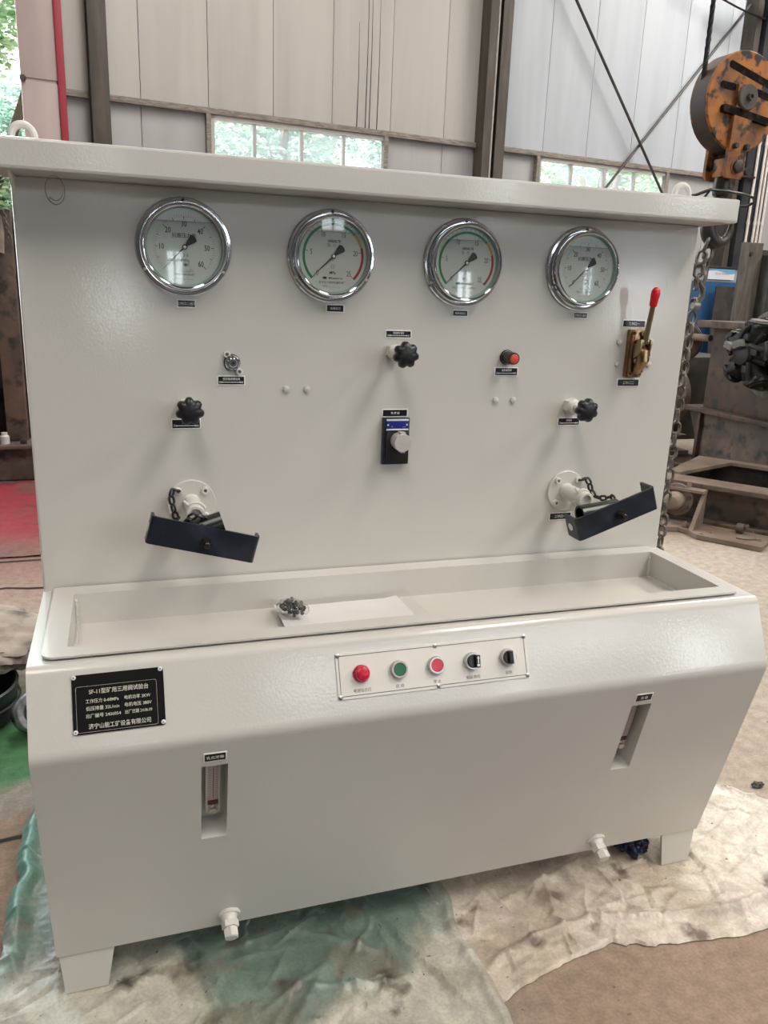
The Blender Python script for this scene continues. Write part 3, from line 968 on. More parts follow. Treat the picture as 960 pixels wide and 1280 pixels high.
# ---- gauges
def gauge(x, z, kind, lab):
    F = PF(x, z)
    b = MB()
    R = 0.0894
    b.lathe([(0.060, 0.0), (R - 0.001, 0.0), (R, 0.002), (R, 0.0045), (R - 0.002, 0.0068), (R - 0.006, 0.0076), (0.0835, 0.0066), (0.0805, 0.0058),
             (0.0785, 0.0060), (0.0765, 0.009), (0.0760, 0.014), (0.0760, 0.016), (0.072, 0.016)], 72, F, cap0=False, cap1=False)
    root = obj('pressure_gauge', b, M_chrome, bench, smooth=25, label=lab)
    b = MB()
    b.lathe([(0.0752, 0.014), (0.0775, 0.0165), (0.0780, 0.020), (0.0780, 0.027), (0.0770, 0.0302), (0.0750, 0.0315), (0.0728, 0.0308), (0.0712, 0.0285), (0.0708, 0.0262)], 72, F, cap0=False, cap1=False)
    obj('bezel_ring', b, M_chrome, root, smooth=40)
    b = MB()
    b.lathe([(0.0712, 0.0265), (0.0685, 0.0205), (0.0685, 0.019)], 64, F, cap0=False, cap1=False)
    obj('inner_rim', b, M_tealglass2, root)
    b = MB()
    b.lathe([(0.0745, 0.014), (0.0745, 0.019)], 48, F)
    obj('dial', b, M_dial if kind == 60 else M_dialpink, root)
    zt = 0.0193
    pr = MB()     # 0 ink, 1 green, 2 yellow, 3 red

    def tick(a, r0, r1, w, mi=0):
        a = math.radians(a)
        d, p = Vector((math.cos(a), math.sin(a))), Vector((-math.sin(a), math.cos(a)))
        q = [d * r0 - p * w / 2, d * r1 - p * w / 2, d * r1 + p * w / 2, d * r0 + p * w / 2]
        pr.add([(v.x, v.y, zt) for v in q], [[0, 1, 2, 3]], None, mi)

    def arc(a0, a1, r0, r1, mi):
        n_ = max(2, int(abs(a1 - a0) / 5))
        vs = []
        for i in range(n_ + 1):
            a = math.radians(a0 + (a1 - a0) * i / n_)
            vs += [(r0 * math.cos(a), r0 * math.sin(a), zt), (r1 * math.cos(a), r1 * math.sin(a), zt)]
        pr.add(vs, [[2 * i, 2 * i + 1, 2 * i + 3, 2 * i + 2] for i in range(n_)], None, mi)

    def ring(cx, cy, r, w):
        vs = []
        for i in range(20):
            a = 2 * PI * i / 20
            vs += [(cx + r * math.cos(a), cy + r * math.sin(a), zt), (cx + (r - w) * math.cos(a), cy + (r - w) * math.sin(a), zt)]
        pr.add(vs, [[2 * i, 2 * i + 1, (2 * i + 3) % 40, (2 * i + 2) % 40] for i in range(20)])
    if kind == 60:
        for v in range(61):
            a = 225 - 270 * v / 60
            if v % 10 == 0: tick(a, 0.0485, 0.0545, 0.0011)
            elif v % 5 == 0: tick(a, 0.0495, 0.0550, 0.0009)
            else: tick(a, 0.0520, 0.0575, 0.00035)
        for v in range(0, 61, 10):
            a = math.radians(225 - 270 * v / 60)
            r = 0.0415
            text_mb(pr, str(v), r * math.cos(a), r * math.sin(a), zt, height=0.0105, sx=0.72, bold=0.01)
        text_mb(pr, '抗振压力表', -0.0005, 0.0205, zt, height=0.0088, width=0.044, bold=0.012)
        ring(-0.004, -0.0145, 0.0035, 0.0005)
        text_mb(pr, '1.0', 0.003, -0.0145, zt, height=0.0055)
        text_mb(pr, 'MPa', 0.0005, -0.0238, zt, height=0.0062, width=0.0150)
        ring(-0.001, -0.0315, 0.0034, 0.0006)
        text_mb(pr, 'MC', 0.0035, -0.0315, zt, height=0.005, bold=0.01)
        text_mb(pr, '⊕', -0.008, -0.0405, zt, height=0.0052)
        text_mb(pr, '⊗', 0.0105, -0.0405, zt, height=0.0052)
        text_mb(pr, 'Qingdao Pressure', 0.002, -0.0438, zt, height=0.0035, width=0.027)
        text_mb(pr, '青岛压力特种仪器仪表厂', 0.0, -0.0490, zt, height=0.0042, width=0.038)
        tick(-90, 0.0575, 0.0579, 0.030)
    else:
        arc(225, 44, 0.0575, 0.0625, 1)
        arc(44, 17, 0.0575, 0.0625, 2)
        arc(17, -45, 0.0575, 0.0625, 3)
        for k in range(7):
            tick(42 - k * 3.8, 0.0575, 0.0625, 0.0006)
        for k in range(9):
            tick(130 - k * 9, 0.0655, 0.0668, 0.0022)
        for v in range(0, 26, 5):
            a = 225 - 270 * v / 25
            tick(a, 0.0515, 0.0575, 0.0009)
            a = math.radians(a)
            r = 0.0455
            text_mb(pr, str(v), r * math.cos(a), r * math.sin(a), zt, height=0.0102, sx=0.66)
        text_mb(pr, 'GREALTE', 0.0015, 0.0285, zt, height=0.0052, width=0.026, bold=0.03)
        text_mb(pr, '压  力', -0.004, 0.0205, zt, height=0.0066)
        ring(-0.001, -0.0195, 0.0045, 0.0005)
        text_mb(pr, '1.6', -0.001, -0.0195, zt, height=0.0036)
        text_mb(pr, 'MPa', -0.001, -0.0315, zt, height=0.0055, width=0.0125, bold=0.02)
        text_mb(pr, 'Ⓜ Measure', -0.001, -0.0415, zt, height=0.0048, width=0.041, bold=0.02)
        text_mb(pr, '青岛压力特种仪器仪表厂', -0.001, -0.0500, zt, height=0.0046, width=0.056)
        text_mb(pr, 'NO.________', -0.004, -0.0575, zt, height=0.0035, width=0.032)
    obj('dial_print', pr.mesh('dial_print', [M_ink, M_green, M_yellow, M_red], 0, False), None, root, F)
    # needle: long pointer to zero, fan shaped tail
    b = MB()
    A = RZ(225 if kind == 60 else 223)
    b.prism([(-0.006, -0.0016), (0.030, -0.0010), (0.0575, -0.0002), (0.0575, 0.0002), (0.030, 0.0010), (-0.006, 0.0016)], 0.0215, 0.0222, A)
    b.prism([(-0.004, -0.0022), (-0.004, 0.0022), (-0.023, 0.0082), (-0.0252, 0.0058), (-0.0264, 0.0028), (-0.0268, 0.0), (-0.0264, -0.0028), (-0.0252, -0.0058), (-0.023, -0.0082)], 0.0215, 0.0222, A)
    b.lathe([(0.0046, 0.0215), (0.0046, 0.0228)], 20)
    obj('needle', b, M_ink, root, F)
    b = MB()
    b.lathe([(0.0029, 0.0225), (0.0029, 0.0237), (0.0018, 0.0242)], 16)
    obj('needle_hub', b, M_white, root, F)
    # glycerine filling below its level line
    lv, rr = 0.0445, 0.0700
    a0 = math.asin(lv / rr)
    poly = [(rr * math.cos(a), rr * math.sin(a)) for a in [PI - a0 + (PI + 2 * a0) * i / 40 for i in range(41)]]
    b = MB()
    b.add([(x_, y_, 0.0248) for x_, y_ in poly], [list(range(41))])
    obj('glycerine', b, M_liquid, root, F, smooth=0)
    b = MB()
    b.box((0, lv + 0.0004, 0.0245), (2 * rr * math.cos(a0) - 0.001, 0.0009, 0.003))
    obj('liquid_line', b, M_meniscus, root, F, smooth=0)
    b = MB()
    b.lathe([(0.0714, 0.0268), (0.0, 0.0268)], 64, F, cap0=False, cap1=False)
    obj('glass', b, M_gaugeglass, root, smooth=0)
    for a in (90, 210, 330):
        b = MB()
        p = (0.0838 * math.cos(math.radians(a)), 0.0838 * math.sin(math.radians(a)))
        b.lathe([(0.0030, 0.005), (0.0030, 0.0090), (0.0018, 0.0100)], 14, T(p[0], p[1], 0))
        obj('screw', b, M_black if a == 90 else M_steel, root, F)


M_tealglass2 = mat('teal_gauge_rim', (0.26, 0.40, 0.37, 1), rough=0.25)
M_meniscus = mat('meniscus', (0.20, 0.21, 0.20, 1), rough=0.3)
gauge(0.2927, 1.3940, 60, 'leftmost gauge, plain white dial reading to 60')
gauge(0.5795, 1.3913, 25, 'second gauge from the left, green yellow red scale, over the oil pump label')
gauge(0.8660, 1.3914, 25, 'third gauge from the left, green yellow red scale')
gauge(1.1526, 1.3921, 60, 'rightmost gauge, plain white dial reading to 60')


# ---- label plates
def label_plate(F, w, h, text, arrow=None, lab=None, size=0.5):
    b = MB()
    b.box((0, 0, 0.0006), (w, h, 0.0012), 0.0004, F)
    r = obj('label_plate', b, M_labelrim, bench, label=lab)
    b = MB()
    m = 0.0021
    b.box((0, 0, 0.0012), (w - 2 * m, h - 2 * m, 0.0006), 0, F)
    obj('label_field', b, M_label, r, smooth=0)
    pr = MB()
    hh = h - 2 * m
    if arrow:
        text_mb(pr, text, 0, hh * 0.20, 0.0017, height=hh * 0.36, bold=0.012, sx=0.85)
        L = w * 0.30
        y = -hh * 0.22
        pr.add([(-L, y - 0.0007, 0.0017), (L, y - 0.0007, 0.0017), (L, y + 0.0007, 0.0017), (-L, y + 0.0007, 0.0017)], [[0, 1, 2, 3]])
        for sg in (-1, 1):
            pr.add([(sg * L, y - 0.0018, 0.0017), (sg * (L + 0.004), y, 0.0017), (sg * L, y + 0.0018, 0.0017)], [[0, 1, 2]])
        text_mb(pr, arrow[0], -w * 0.39, y, 0.0017, height=hh * 0.30)
        text_mb(pr, arrow[1], w * 0.39, y, 0.0017, height=hh * 0.30)
    else:
        text_mb(pr, text, 0, 0, 0.0017, height=hh * size, bold=0.015)
    obj('lettering', pr.mesh('lettering', M_white, 0, False), None, r, F)


M_labelrim = mat('label_rim', (0.86, 0.86, 0.85, 1), rough=0.35)
label_plate(PF(0.2947, 1.2912), 0.0355, 0.0158, '工作口二压力', size=0.50, lab='label under the leftmost gauge')
label_plate(PF(0.5902, 1.2908), 0.0385, 0.0165, '油泵压力', size=0.44, lab='label under the second gauge')
label_plate(PF(0.8670, 1.2889), 0.0370, 0.0145, '低压油压力', size=0.46, lab='label under the third gauge')
label_plate(PF(1.1612, 1.2922), 0.0370, 0.0145, '工作口一压力', size=0.48, lab='label under the rightmost gauge')
label_plate(PF(0.3782, 1.1445), 0.0555, 0.0195, '低压溢流调压阀', ('低', '高'), 'label under the small chrome valve')
label_plate(PF(0.2875, 1.0579), 0.0580, 0.0205, '卸油阀', ('开', '关'), 'label under the left star knob')
label_plate(PF(0.7288, 1.2423), 0.0580, 0.0170, '高压卸荷调压', ('低', '高'), 'label above the middle star knob')
label_plate(PF(0.7281, 1.0755), 0.0590, 0.0178, '充 液 阀', None, 'label above the blue and black valve', size=0.40)
label_plate(PF(0.9866, 1.1657), 0.0580, 0.0196, '油泵调压阀', ('低', '高'), 'label under the orange-capped knob')
label_plate(PF(1.1578, 1.0513), 0.0585, 0.0195, '卸载阀', ('开', '关'), 'label under the right star knob')
label_plate(PF(1.3045, 1.2772), 0.0620, 0.0178, '工作口一', None, 'label above the brass lever valve', size=0.52)
label_plate(PF(1.3068, 1.1418), 0.0610, 0.0190, '工作口二', None, 'label below the brass lever valve', size=0.50)
label_plate(PF(1.3400, 1.2095), 0.0420, 0.0165, '中位', None, 'label half hidden behind the lever valve', size=0.52)
label_plate(PF(1.1600, 0.8215), 0.0600, 0.0190, '工作口一', None, 'label under the right pipe flange', size=0.52)


# ---- bolt heads
def hexpoly(r, rot=0): return [(r * math.cos(math.radians(60 * k + rot)), r * math.sin(math.radians(60 * k + rot))) for k in range(6)]


hb = MB()
hb.prism(hexpoly(0.0072, 15), 0.0, 0.0045)
hb.lathe([(0.0062, 0.0045), (0.0050, 0.0053)], 12)
hbm = hb.mesh('bolt_head', M_paint)
for x, z in [(0.4904, 1.1276), (0.5332, 1.1276), (0.9655, 1.1022), (1.0090, 1.1026), (1.2703, 1.2348), (1.3568, 1.2373), (1.2706, 1.1847), (1.3573, 1.1844)]:
    link('bolt_head', hbm, bench, PF(x, z))


# ---- star knob valves
def star_layers(mb, layers, M, lobes=7, amp=0.16, n=84, rot=0.0):
    vs, fs = [], []
    for r, z, am in layers:
        for k in range(n):
            a = 2 * PI * k / n
            rr = r * (1 - am * (0.5 - 0.5 * math.cos(lobes * (a - rot))) ** 1.9)
            vs.append((rr * math.cos(a), rr * math.sin(a), z))
    for i in range(len(layers) - 1):
        for k in range(n):
            k2 = (k + 1) % n
            fs.append([i * n + k, i * n + k2, (i + 1) * n + k2, (i + 1) * n + k])
    fs.append(list(range(n))[::-1])
    fs.append([(len(layers) - 1) * n + k for k in range(n)])
    mb.add(vs, fs, M)


def star_valve(x, z, reach, lab, rot, hexr=0.0175):
    F = PF(x, z)
    b = MB()
    b.prism(hexpoly(hexr, 20), 0.0, 0.020, F)
    b.lathe([(hexr * 0.9, 0.020), (hexr * 0.62, 0.0255), (hexr * 0.58, 0.026)], 24, F)
    r = obj('star_knob_valve', b, M_paint2, bench, label=lab)
    b = MB()
    b.lathe([(0.0075, 0.02), (0.0075, reach - 0.008)], 16, F)
    obj('stem', b, M_paint2, r)
    b = MB()
    z0 = reach - 0.010
    star_layers(b, [(0.0150, z0 - 0.006, 0), (0.0165, z0 - 0.001, 0.02), (0.0245, z0, 0.16), (0.0268, z0 + 0.003, 0.20), (0.0272, z0 + 0.010, 0.20), (0.0262, z0 + 0.015, 0.19),
                    (0.0232, z0 + 0.019, 0.15), (0.0165, z0 + 0.0222, 0.07), (0.007, z0 + 0.0236, 0.0)], F, rot=math.radians(rot))
    obj('star_knob', b, M_black, r, label='black seven-lobed knob')


star_valve(0.2900, 1.0940, 0.074, 'left star knob valve', 92)
star_valve(0.7190, 1.2055, 0.082, 'middle star knob valve', 95, 0.0185)
star_valve(1.1570, 1.0880, 0.074, 'right star knob valve', 80, 0.0195)

# ---- small chrome valve with two screws
F = PF(0.3800, 1.1803)
b = MB()
b.lathe([(0.0165, 0), (0.0165, 0.003)], 28, F)
r = obj('small_valve', b, M_black, bench, label='small chrome valve with slotted stem')
b = MB()
b.lathe([(0.0150, 0.003), (0.0150, 0.008), (0.0125, 0.011), (0.0095, 0.011), (0.0085, 0.0125), (0.0085, 0.019), (0.0070, 0.0205)], 24, F)
for k in range(5):
    a = k * 72 + 20
    b.lathe([(0.0025, 0.008), (0.0025, 0.0125)], 8, F @ T(0.0118 * math.cos(math.radians(a)), 0.0118 * math.sin(math.radians(a)), 0))
obj('valve_stem', b, M_chrome, r)
b = MB()
b.prism(hexpoly(0.0034), 0.0205, 0.0210, F)
obj('socket', b, M_ink, r)
for x, z in ((0.3702, 1.1962), (0.3942, 1.1622)):
    b = MB()
    b.lathe([(0.0070, 0), (0.0070, 0.005), (0.0062, 0.006), (0.0035, 0.006), (0.0035, 0.003)], 18, PF(x, z))
    s = obj('socket_screw', b, M_paint2, bench)
    b = MB()
    b.prism(hexpoly(0.0033), 0.003, 0.0052, PF(x, z))
    obj('socket', b, M_printgrey, s)

# ---- orange capped adjusting knob
F = PF(0.9850, 1.1970)
b = MB()
b.lathe([(0.0168, 0), (0.0168, 0.003), (0.0155, 0.0045)], 32, F)
b.lathe([(0.0128, 0.0045), (0.0128, 0.012)], 28, F)
r = obj('adjusting_knob', b, M_black, bench, label='black knob with an orange-red cap')
b = MB()
b.lathe([(0.0149, 0.0046), (0.0149, 0.0052), (0.0137, 0.0052)], 32, F, cap0=False, cap1=False)
obj('scale_ring', b, M_steel, r)
b = MB()
star_layers(b, [(0.0134, 0.010, 0.05), (0.0134, 0.036, 0.05), (0.0126, 0.0385, 0.0), (0.0108, 0.0385, 0.0), (0.0104, 0.0375, 0.0)], F, lobes=22, n=88)
obj('knob_body', b, M_black, r)
b = MB()
b.lathe([(0.0103, 0.037), (0.0103, 0.0392), (0.0090, 0.0398)], 28, F)
obj('knob_cap', b, M_knobred, r, label='orange-red cap')

# ---- black and blue relief valve block with grey cap
F = PF(0.7290, 1.0155)
b = MB()
b.box((0, 0, 0.006), (0.0600, 0.1020, 0.012), 0.001, F)
r = obj('relief_valve', b, M_blackpaint, bench, label='black valve block with a blue plate and grey cap')
b = MB()
b.box((0.0012, -0.0115, 0.016), (0.0515, 0.066, 0.010), 0.001, F)
obj('valve_face', b, M_black, r)
b = MB()
b.box((0.0012, 0.0365, 0.0135), (0.0500, 0.0185, 0.004), 0.0005, F)
obj('blue_plate', b, M_blue, r, label='blue maker plate')
b = MB()
for y in (0.0468, 0.0262):
    b.box((0.0012, y, 0.0150), (0.0500, 0.0036, 0.003), 0.0006, F)
for x in (-0.0205, 0.0225):
    b.lathe([(0.0020, 0.0155), (0.0020, 0.0167)], 10, F @ T(x, 0.0365, 0))
obj('plate_clip', b, M_white, r)
pr = MB()
text_mb(pr, '符', -0.011, 0.0325, 0.0157, height=0.0030)
text_mb(pr, '—', 0.0165, 0.0315, 0.0157, width=0.007, height=0.0006)
obj('lettering', pr.mesh('lettering', M_white, 0, False), None, r, F)
b = MB()
b.lathe([(0.0176, 0.020), (0.0176, 0.032), (0.0190, 0.034), (0.0194, 0.052), (0.0186, 0.0545), (0.002, 0.0548), (0.0012, 0.0555)], 40, F @ T(0.0020, 0.0035, 0))
b.prism([(-0.006, 0.015), (0.006, 0.015), (0.006, 0.0225), (-0.006, 0.0225)], 0.036, 0.052, F @ T(0.0020, 0.0035, 0))
b.prism([(-0.004, -0.0215), (0.006, -0.0215), (0.006, -0.015), (-0.004, -0.015)], 0.036, 0.052, F @ T(0.0020, 0.0035, 0))
obj('dust_cap', b, M_cap, r, label='grey-white plastic cap')

# ---- brass lever valve
F = PF(1.3090, 1.2100)
b = MB()
b.box((0, 0, 0.007), (0.0400, 0.1090, 0.014), 0.002, F)
for sx in (-1, 1):
    b.box((sx * 0.0155, 0, 0.018), (0.006, 0.086, 0.012), 0.001, F)
r = obj('lever_valve', b, M_brass, bench, label='brass hand lever valve with a red grip')
for x, y in ((-0.0125, 0.0465), (0.0125, 0.0465), (-0.0125, -0.0465), (0.0125, -0.0465)):
    b = MB()
    b.lathe([(0.0058, 0.014), (0.0058, 0.0195), (0.0030, 0.0195), (0.0030, 0.016)], 16, F @ T(x, y, 0))
    obj('socket_screw', b, M_brass, r)
b = MB()
b.tube([(0, 0.012, 0.010), (0.0, 0.012, 0.030), (0.0, 0.004, 0.042), (0.0, -0.012, 0.044), (0, -0.024, 0.036), (0, -0.030, 0.028), (0, -0.042, 0.022)], 0.013, 18,
       radii=[0.012, 0.0135, 0.0145, 0.0145, 0.0120, 0.0115, 0.0095], M=F)
b.lathe([(0.0165, -0.0045), (0.0165, 0.0045)], 24, F @ T(0.0, 0.004, 0.034) @ RY(90))
obj('valve_housing', b, M_brass, r)
b = MB()
for sx in (-1, 1):
    b.prism([(-0.018, 0.010), (0.006, 0.006), (0.026, 0.034), (0.034, 0.040), (0.034, 0.050), (0.022, 0.052), (0.002, 0.048), (-0.016, 0.020)], -0.0018, 0.0018,
            F @ frame((sx * 0.013, 0, 0), (0, 1, 0), (0, 0, 1), (1, 0, 0)))
b.box((0, 0.029, 0.044), (0.028, 0.010, 0.008), 0.001, F)
obj('lever_fork', b, M_rod, r)
b = MB()
b.cyl((0.0, 0.026, 0.044), (0.001, 0.115, 0.0570), 0.0060, n=14, M=F)
obj('lever_rod', b, M_rod, r)
b = MB()
Fg = F @ T(0.001, 0.108, 0.0560) @ RX(-90 + 8.2)
b.lathe([(0.0078, 0), (0.0086, 0.004), (0.0098, 0.024), (0.0095, 0.032), (0.0075, 0.038), (0.004, 0.0412), (0.001, 0.042)], 22, Fg)
obj('lever_grip', b, M_grip, r, label='red vinyl grip')
b = MB()
b.box((0, 0.022, 0.020), (0.010, 0.020, 0.010), 0.003, F)
b.cyl((-0.02, -0.008, 0.020), (0.02, -0.008, 0.020), 0.0035, n=10, M=F)
obj('pivot_pin', b, M_brass, r)


# ---- pipe flanges
def pipe_flange(x, z, lab, length, skip=None):
    F = PF(x, z)
    b = MB()
    b.lathe([(0.0485, 0), (0.0485, 0.0055), (0.0475, 0.0065), (0.021, 0.0065)], 56, F, cap1=True)
    r = obj('pipe_flange', b, M_paint, bench, label=lab)
    for a in (45, 135, 225, 315):
        b = MB()
        q = F @ T(0.0385 * math.cos(math.radians(a)), 0.0385 * math.sin(math.radians(a)), 0)
        b.lathe([(0.0075, 0.006), (0.0075, 0.0135), (0.0066, 0.0145), (0.0036, 0.0145), (0.0036, 0.010)], 18, q)
        b.prism(hexpoly(0.0036), 0.009, 0.0138, q, 1)
        obj('socket_screw', b.mesh('socket_screw', [M_paint2, M_printgrey]), None, r)
    b = MB()
    b.lathe([(0.0195, 0.0065), (0.0192, 0.009), (0.0182, 0.010), (0.0182, length), (0.0170, length + 0.001), (0.0120, length + 0.001), (0.0120, length - 0.01)], 32, F)
    obj('pipe_stub', b, M_paint2, r)
    b = MB()
    c_ = length - 0.022
    for dx, a0 in ((0.0, 20), (0.0, 200)):
        b.tube([(0.021 * math.cos(math.radians(a0 + a)), 0.021 * math.sin(math.radians(a0 + a)), c_ + 0.004 * math.sin(math.radians(a))) for a in range(0, 120, 12)] +
               [(0.033 * math.cos(math.radians(a0 + 112)), 0.033 * math.sin(math.radians(a0 + 112)), c_ + 0.004)], 0.0030, 8, M=F)
    obj('staple_clip', b, M_paint2, r)


pipe_flange(0.2940, 0.8945, 'left pipe flange with its short pipe', 0.096)
pipe_flange(1.1665, 0.8850, 'right pipe flange with its short pipe', 0.096)

# ---- name plate on the bevel
F = BF(0.13965, 0.0652)
b = MB()
outer = round_rect(-0.0719, 0.0719, -0.0477, 0.0477, (0.004,) * 4, 4)
b.prism(outer, 0.0, 0.0016, F)
r = obj('name_plate', b, M_nameplate, bench, label='glossy black maker plate with white characters')
pr = MB()
Z = 0.0018
text_mb(pr, 'SF-11型矿用三用阀试验台', 0.0005, 0.0193, Z, height=0.0088, width=0.0930, bold=0.012)
text_mb(pr, '工作压力 0-60MPa', -0.0515, 0.0042, Z, height=0.0068, width=0.0510, align='LEFT', bold=0.01)
text_mb(pr, '电机功率 3KW', 0.0085, 0.0042, Z, height=0.0068, width=0.0410, align='LEFT', bold=0.01)
text_mb(pr, '低压排量 32L/min', -0.0515, -0.0075, Z, height=0.0068, width=0.0515, align='LEFT', bold=0.01)
text_mb(pr, '电机电压 380V', 0.0085, -0.0075, Z, height=0.0068, width=0.0425, align='LEFT', bold=0.01)
text_mb(pr, '出厂编号 2406054', -0.0515, -0.0192, Z, height=0.0068, width=0.0535, align='LEFT', bold=0.01)
text_mb(pr, '出厂日期 24.06.09', 0.0085, -0.0192, Z, height=0.0066, width=0.0430, align='LEFT', bold=0.01)
text_mb(pr, '济宁山能工矿设备有限公司', 0.0, -0.0360, Z, height=0.0088, width=0.0970, bold=0.012)
lo_ = round_rect(-0.066, 0.060, -0.0445, 0.0285, (0.003,) * 4, 3)
for k in range(len(lo_)):
    a_, c_ = Vector(lo_[k]), Vector(lo_[(k + 1) % len(lo_)])
    d_ = (c_ - a_)
    if d_.length < 1e-6: continue
    n_ = Vector((-d_.y, d_.x)).normalized() * 0.00018
    pr.add([(*(a_ - n_), Z), (*(c_ - n_), Z), (*(c_ + n_), Z), (*(a_ + n_), Z)], [[0, 1, 2, 3]])
obj('lettering', pr.mesh('lettering', M_nameprint, 0, False), None, r, F)
for x, y in ((-0.0685, 0.0440), (0.0672, 0.0445), (0.0683, -0.0425), (-0.0683, -0.0430)):
    b = MB()
    b.lathe([(0.0038, 0.0016), (0.0036, 0.0028), (0.0024, 0.0036), (0.0011, 0.0036), (0.0011, 0.0026)], 16)
    b.lathe([(0.0011, 0.0024), (0.0011, 0.0031)], 8, None, 1)
    obj('rivet', b.mesh('rivet', [M_white, M_ink]), None, r, F @ T(x, y, 0))

# ---- control plate with lamp, buttons, switches
F = BF(0.69775, 0.0675)
PW, PH = 0.3795, 0.0825
b = MB()
b.box((0, 0, 0.0010), (PW, PH, 0.0020), 0.0006, F)
cp = obj('control_plate', b, M_alu, bench, smooth=8, label='silver control plate with a row of five controls')
pr = MB()
q = [(-PW / 2 + 0.0055, -PH / 2 + 0.0055), (PW / 2 - 0.0055, -PH / 2 + 0.0055), (PW / 2 - 0.0055, PH / 2 - 0.0055), (-PW / 2 + 0.0055, PH / 2 - 0.0055)]
for k in range(4):
    a_, c_ = Vector(q[k]), Vector(q[(k + 1) % 4])
    n_ = Vector((-(c_ - a_).y, (c_ - a_).x)).normalized() * 0.0006
    pr.add([(*(a_ - n_), 0.0022), (*(c_ - n_), 0.0022), (*(c_ + n_), 0.0022), (*(a_ + n_), 0.0022)], [[0, 1, 2, 3]])
CX = [-0.1440, -0.0730, -0.0000, 0.0725, 0.1465]
for x, s_, w in zip(CX, ['电源指示灯', '启 动', '停 止', '电磁换向', '照明'], [0.033, 0.0155, 0.0150, 0.028, 0.0135]):
    text_mb(pr, s_, x, -0.0280, 0.0022, height=0.0068, width=w)
obj('plate_print', pr.mesh('plate_print', M_printgrey, 0, False), None, cp, F)
for x, y in ((-PW / 2 + 0.0045, PH / 2 - 0.0045), (0.002, PH / 2 - 0.0045), (PW / 2 - 0.0045, PH / 2 - 0.0045), (PW / 2 - 0.0045, -PH / 2 + 0.0045), (0.002, -PH / 2 + 0.0045), (-PW / 2 + 0.0045, -PH / 2 + 0.0045)):
    b = MB()
    b.lathe([(0.0042, 0.002), (0.0040, 0.0034), (0.0022, 0.0046)], 14)
    b.box((0, 0, 0.0044), (0.004, 0.0008, 0.0008), 0, RZ(40), 1)
    obj('screw', b.mesh('screw', [M_steel, M_printgrey]), None, cp, F @ T(x, y, 0))
YC = 0.0015


def control(i, name, lab, body_mat):
    G = F @ T(CX[i], YC, 0.002)
    b = MB()
    b.lathe([(0.0165, 0), (0.0165, 0.006), (0.0158, 0.0085), (0.0150, 0.0095), (0.0122, 0.0095), (0.0120, 0.006)], 36, G)
    return obj(name, b, body_mat, bench, label=lab), G


G = F @ T(CX[0], YC, 0.002)
b = MB()
b.lathe([(0.0158, 0), (0.0158, 0.004), (0.0150, 0.005)], 32, G)
r = obj('indicator_lamp', b, M_btnred, bench, label='red power lamp, leftmost control')
b = MB()
star_layers(b, [(0.0140, 0.004, 0.05), (0.0138, 0.0100, 0.05), (0.0118, 0.0135, 0.05), (0.007, 0.0155, 0.03), (0.002, 0.0160, 0.0)], G, lobes=9, n=72)
obj('lamp_lens', b, M_btnred, r)
for i, nm, mt in ((1, 'green', M_btngreen), (2, 'red', M_btnred2)):
    r, G = control(i, 'push_button', '%s push button in a silver ring' % nm, M_cap if i == 1 else M_steel)
    b = MB()
    b.lathe([(0.0119, 0.004), (0.0119, 0.0080), (0.0112, 0.0086), (0.004, 0.0082)], 32, G)
    obj('button_cap', b, mt, r)
for i, rot, lab in ((3, -4, 'black selector switch with a silver arrow'), (4, 0, 'black selector switch with a white bar, rightmost control')):
    r, G = control(i, 'selector_switch', lab, M_steel if i == 3 else M_cap)
    G2 = G @ RZ(rot)
    b = MB()
    b.lathe([(0.0125, 0.004), (0.0125, 0.013), (0.0115, 0.0145)], 32, G2)
    b.box((0.0045 if i == 3 else 0.0, 0, 0.0165), (0.0085, 0.0235, 0.011), 0.0015, G2)
    obj('switch_knob', b, M_black, r)
    b = MB()
    if i == 4:
        b.box((0.0042, 0, 0.0180), (0.0048, 0.0240, 0.0125), 0.0006, G2)
        obj('white_bar', b, M_white, r)
    else:
        b.add([(0.0045 + x_, y_, 0.0222) for x_, y_ in ((-.0011, -.004), (.0011, -.004), (.0011, .005), (.0028, .005), (0, .0100), (-.0028, .005), (-.0011, .005))], [list(range(7))], G2)
        b.add([(0.0045 + x_, y_, 0.0222) for x_, y_ in ((-.0024, -.0095), (.0024, -.0095), (.0024, -.005), (-.0024, -.005))], [[0, 1, 2, 3]], G2)
        obj('switch_arrow', b, M_white, r, smooth=0)


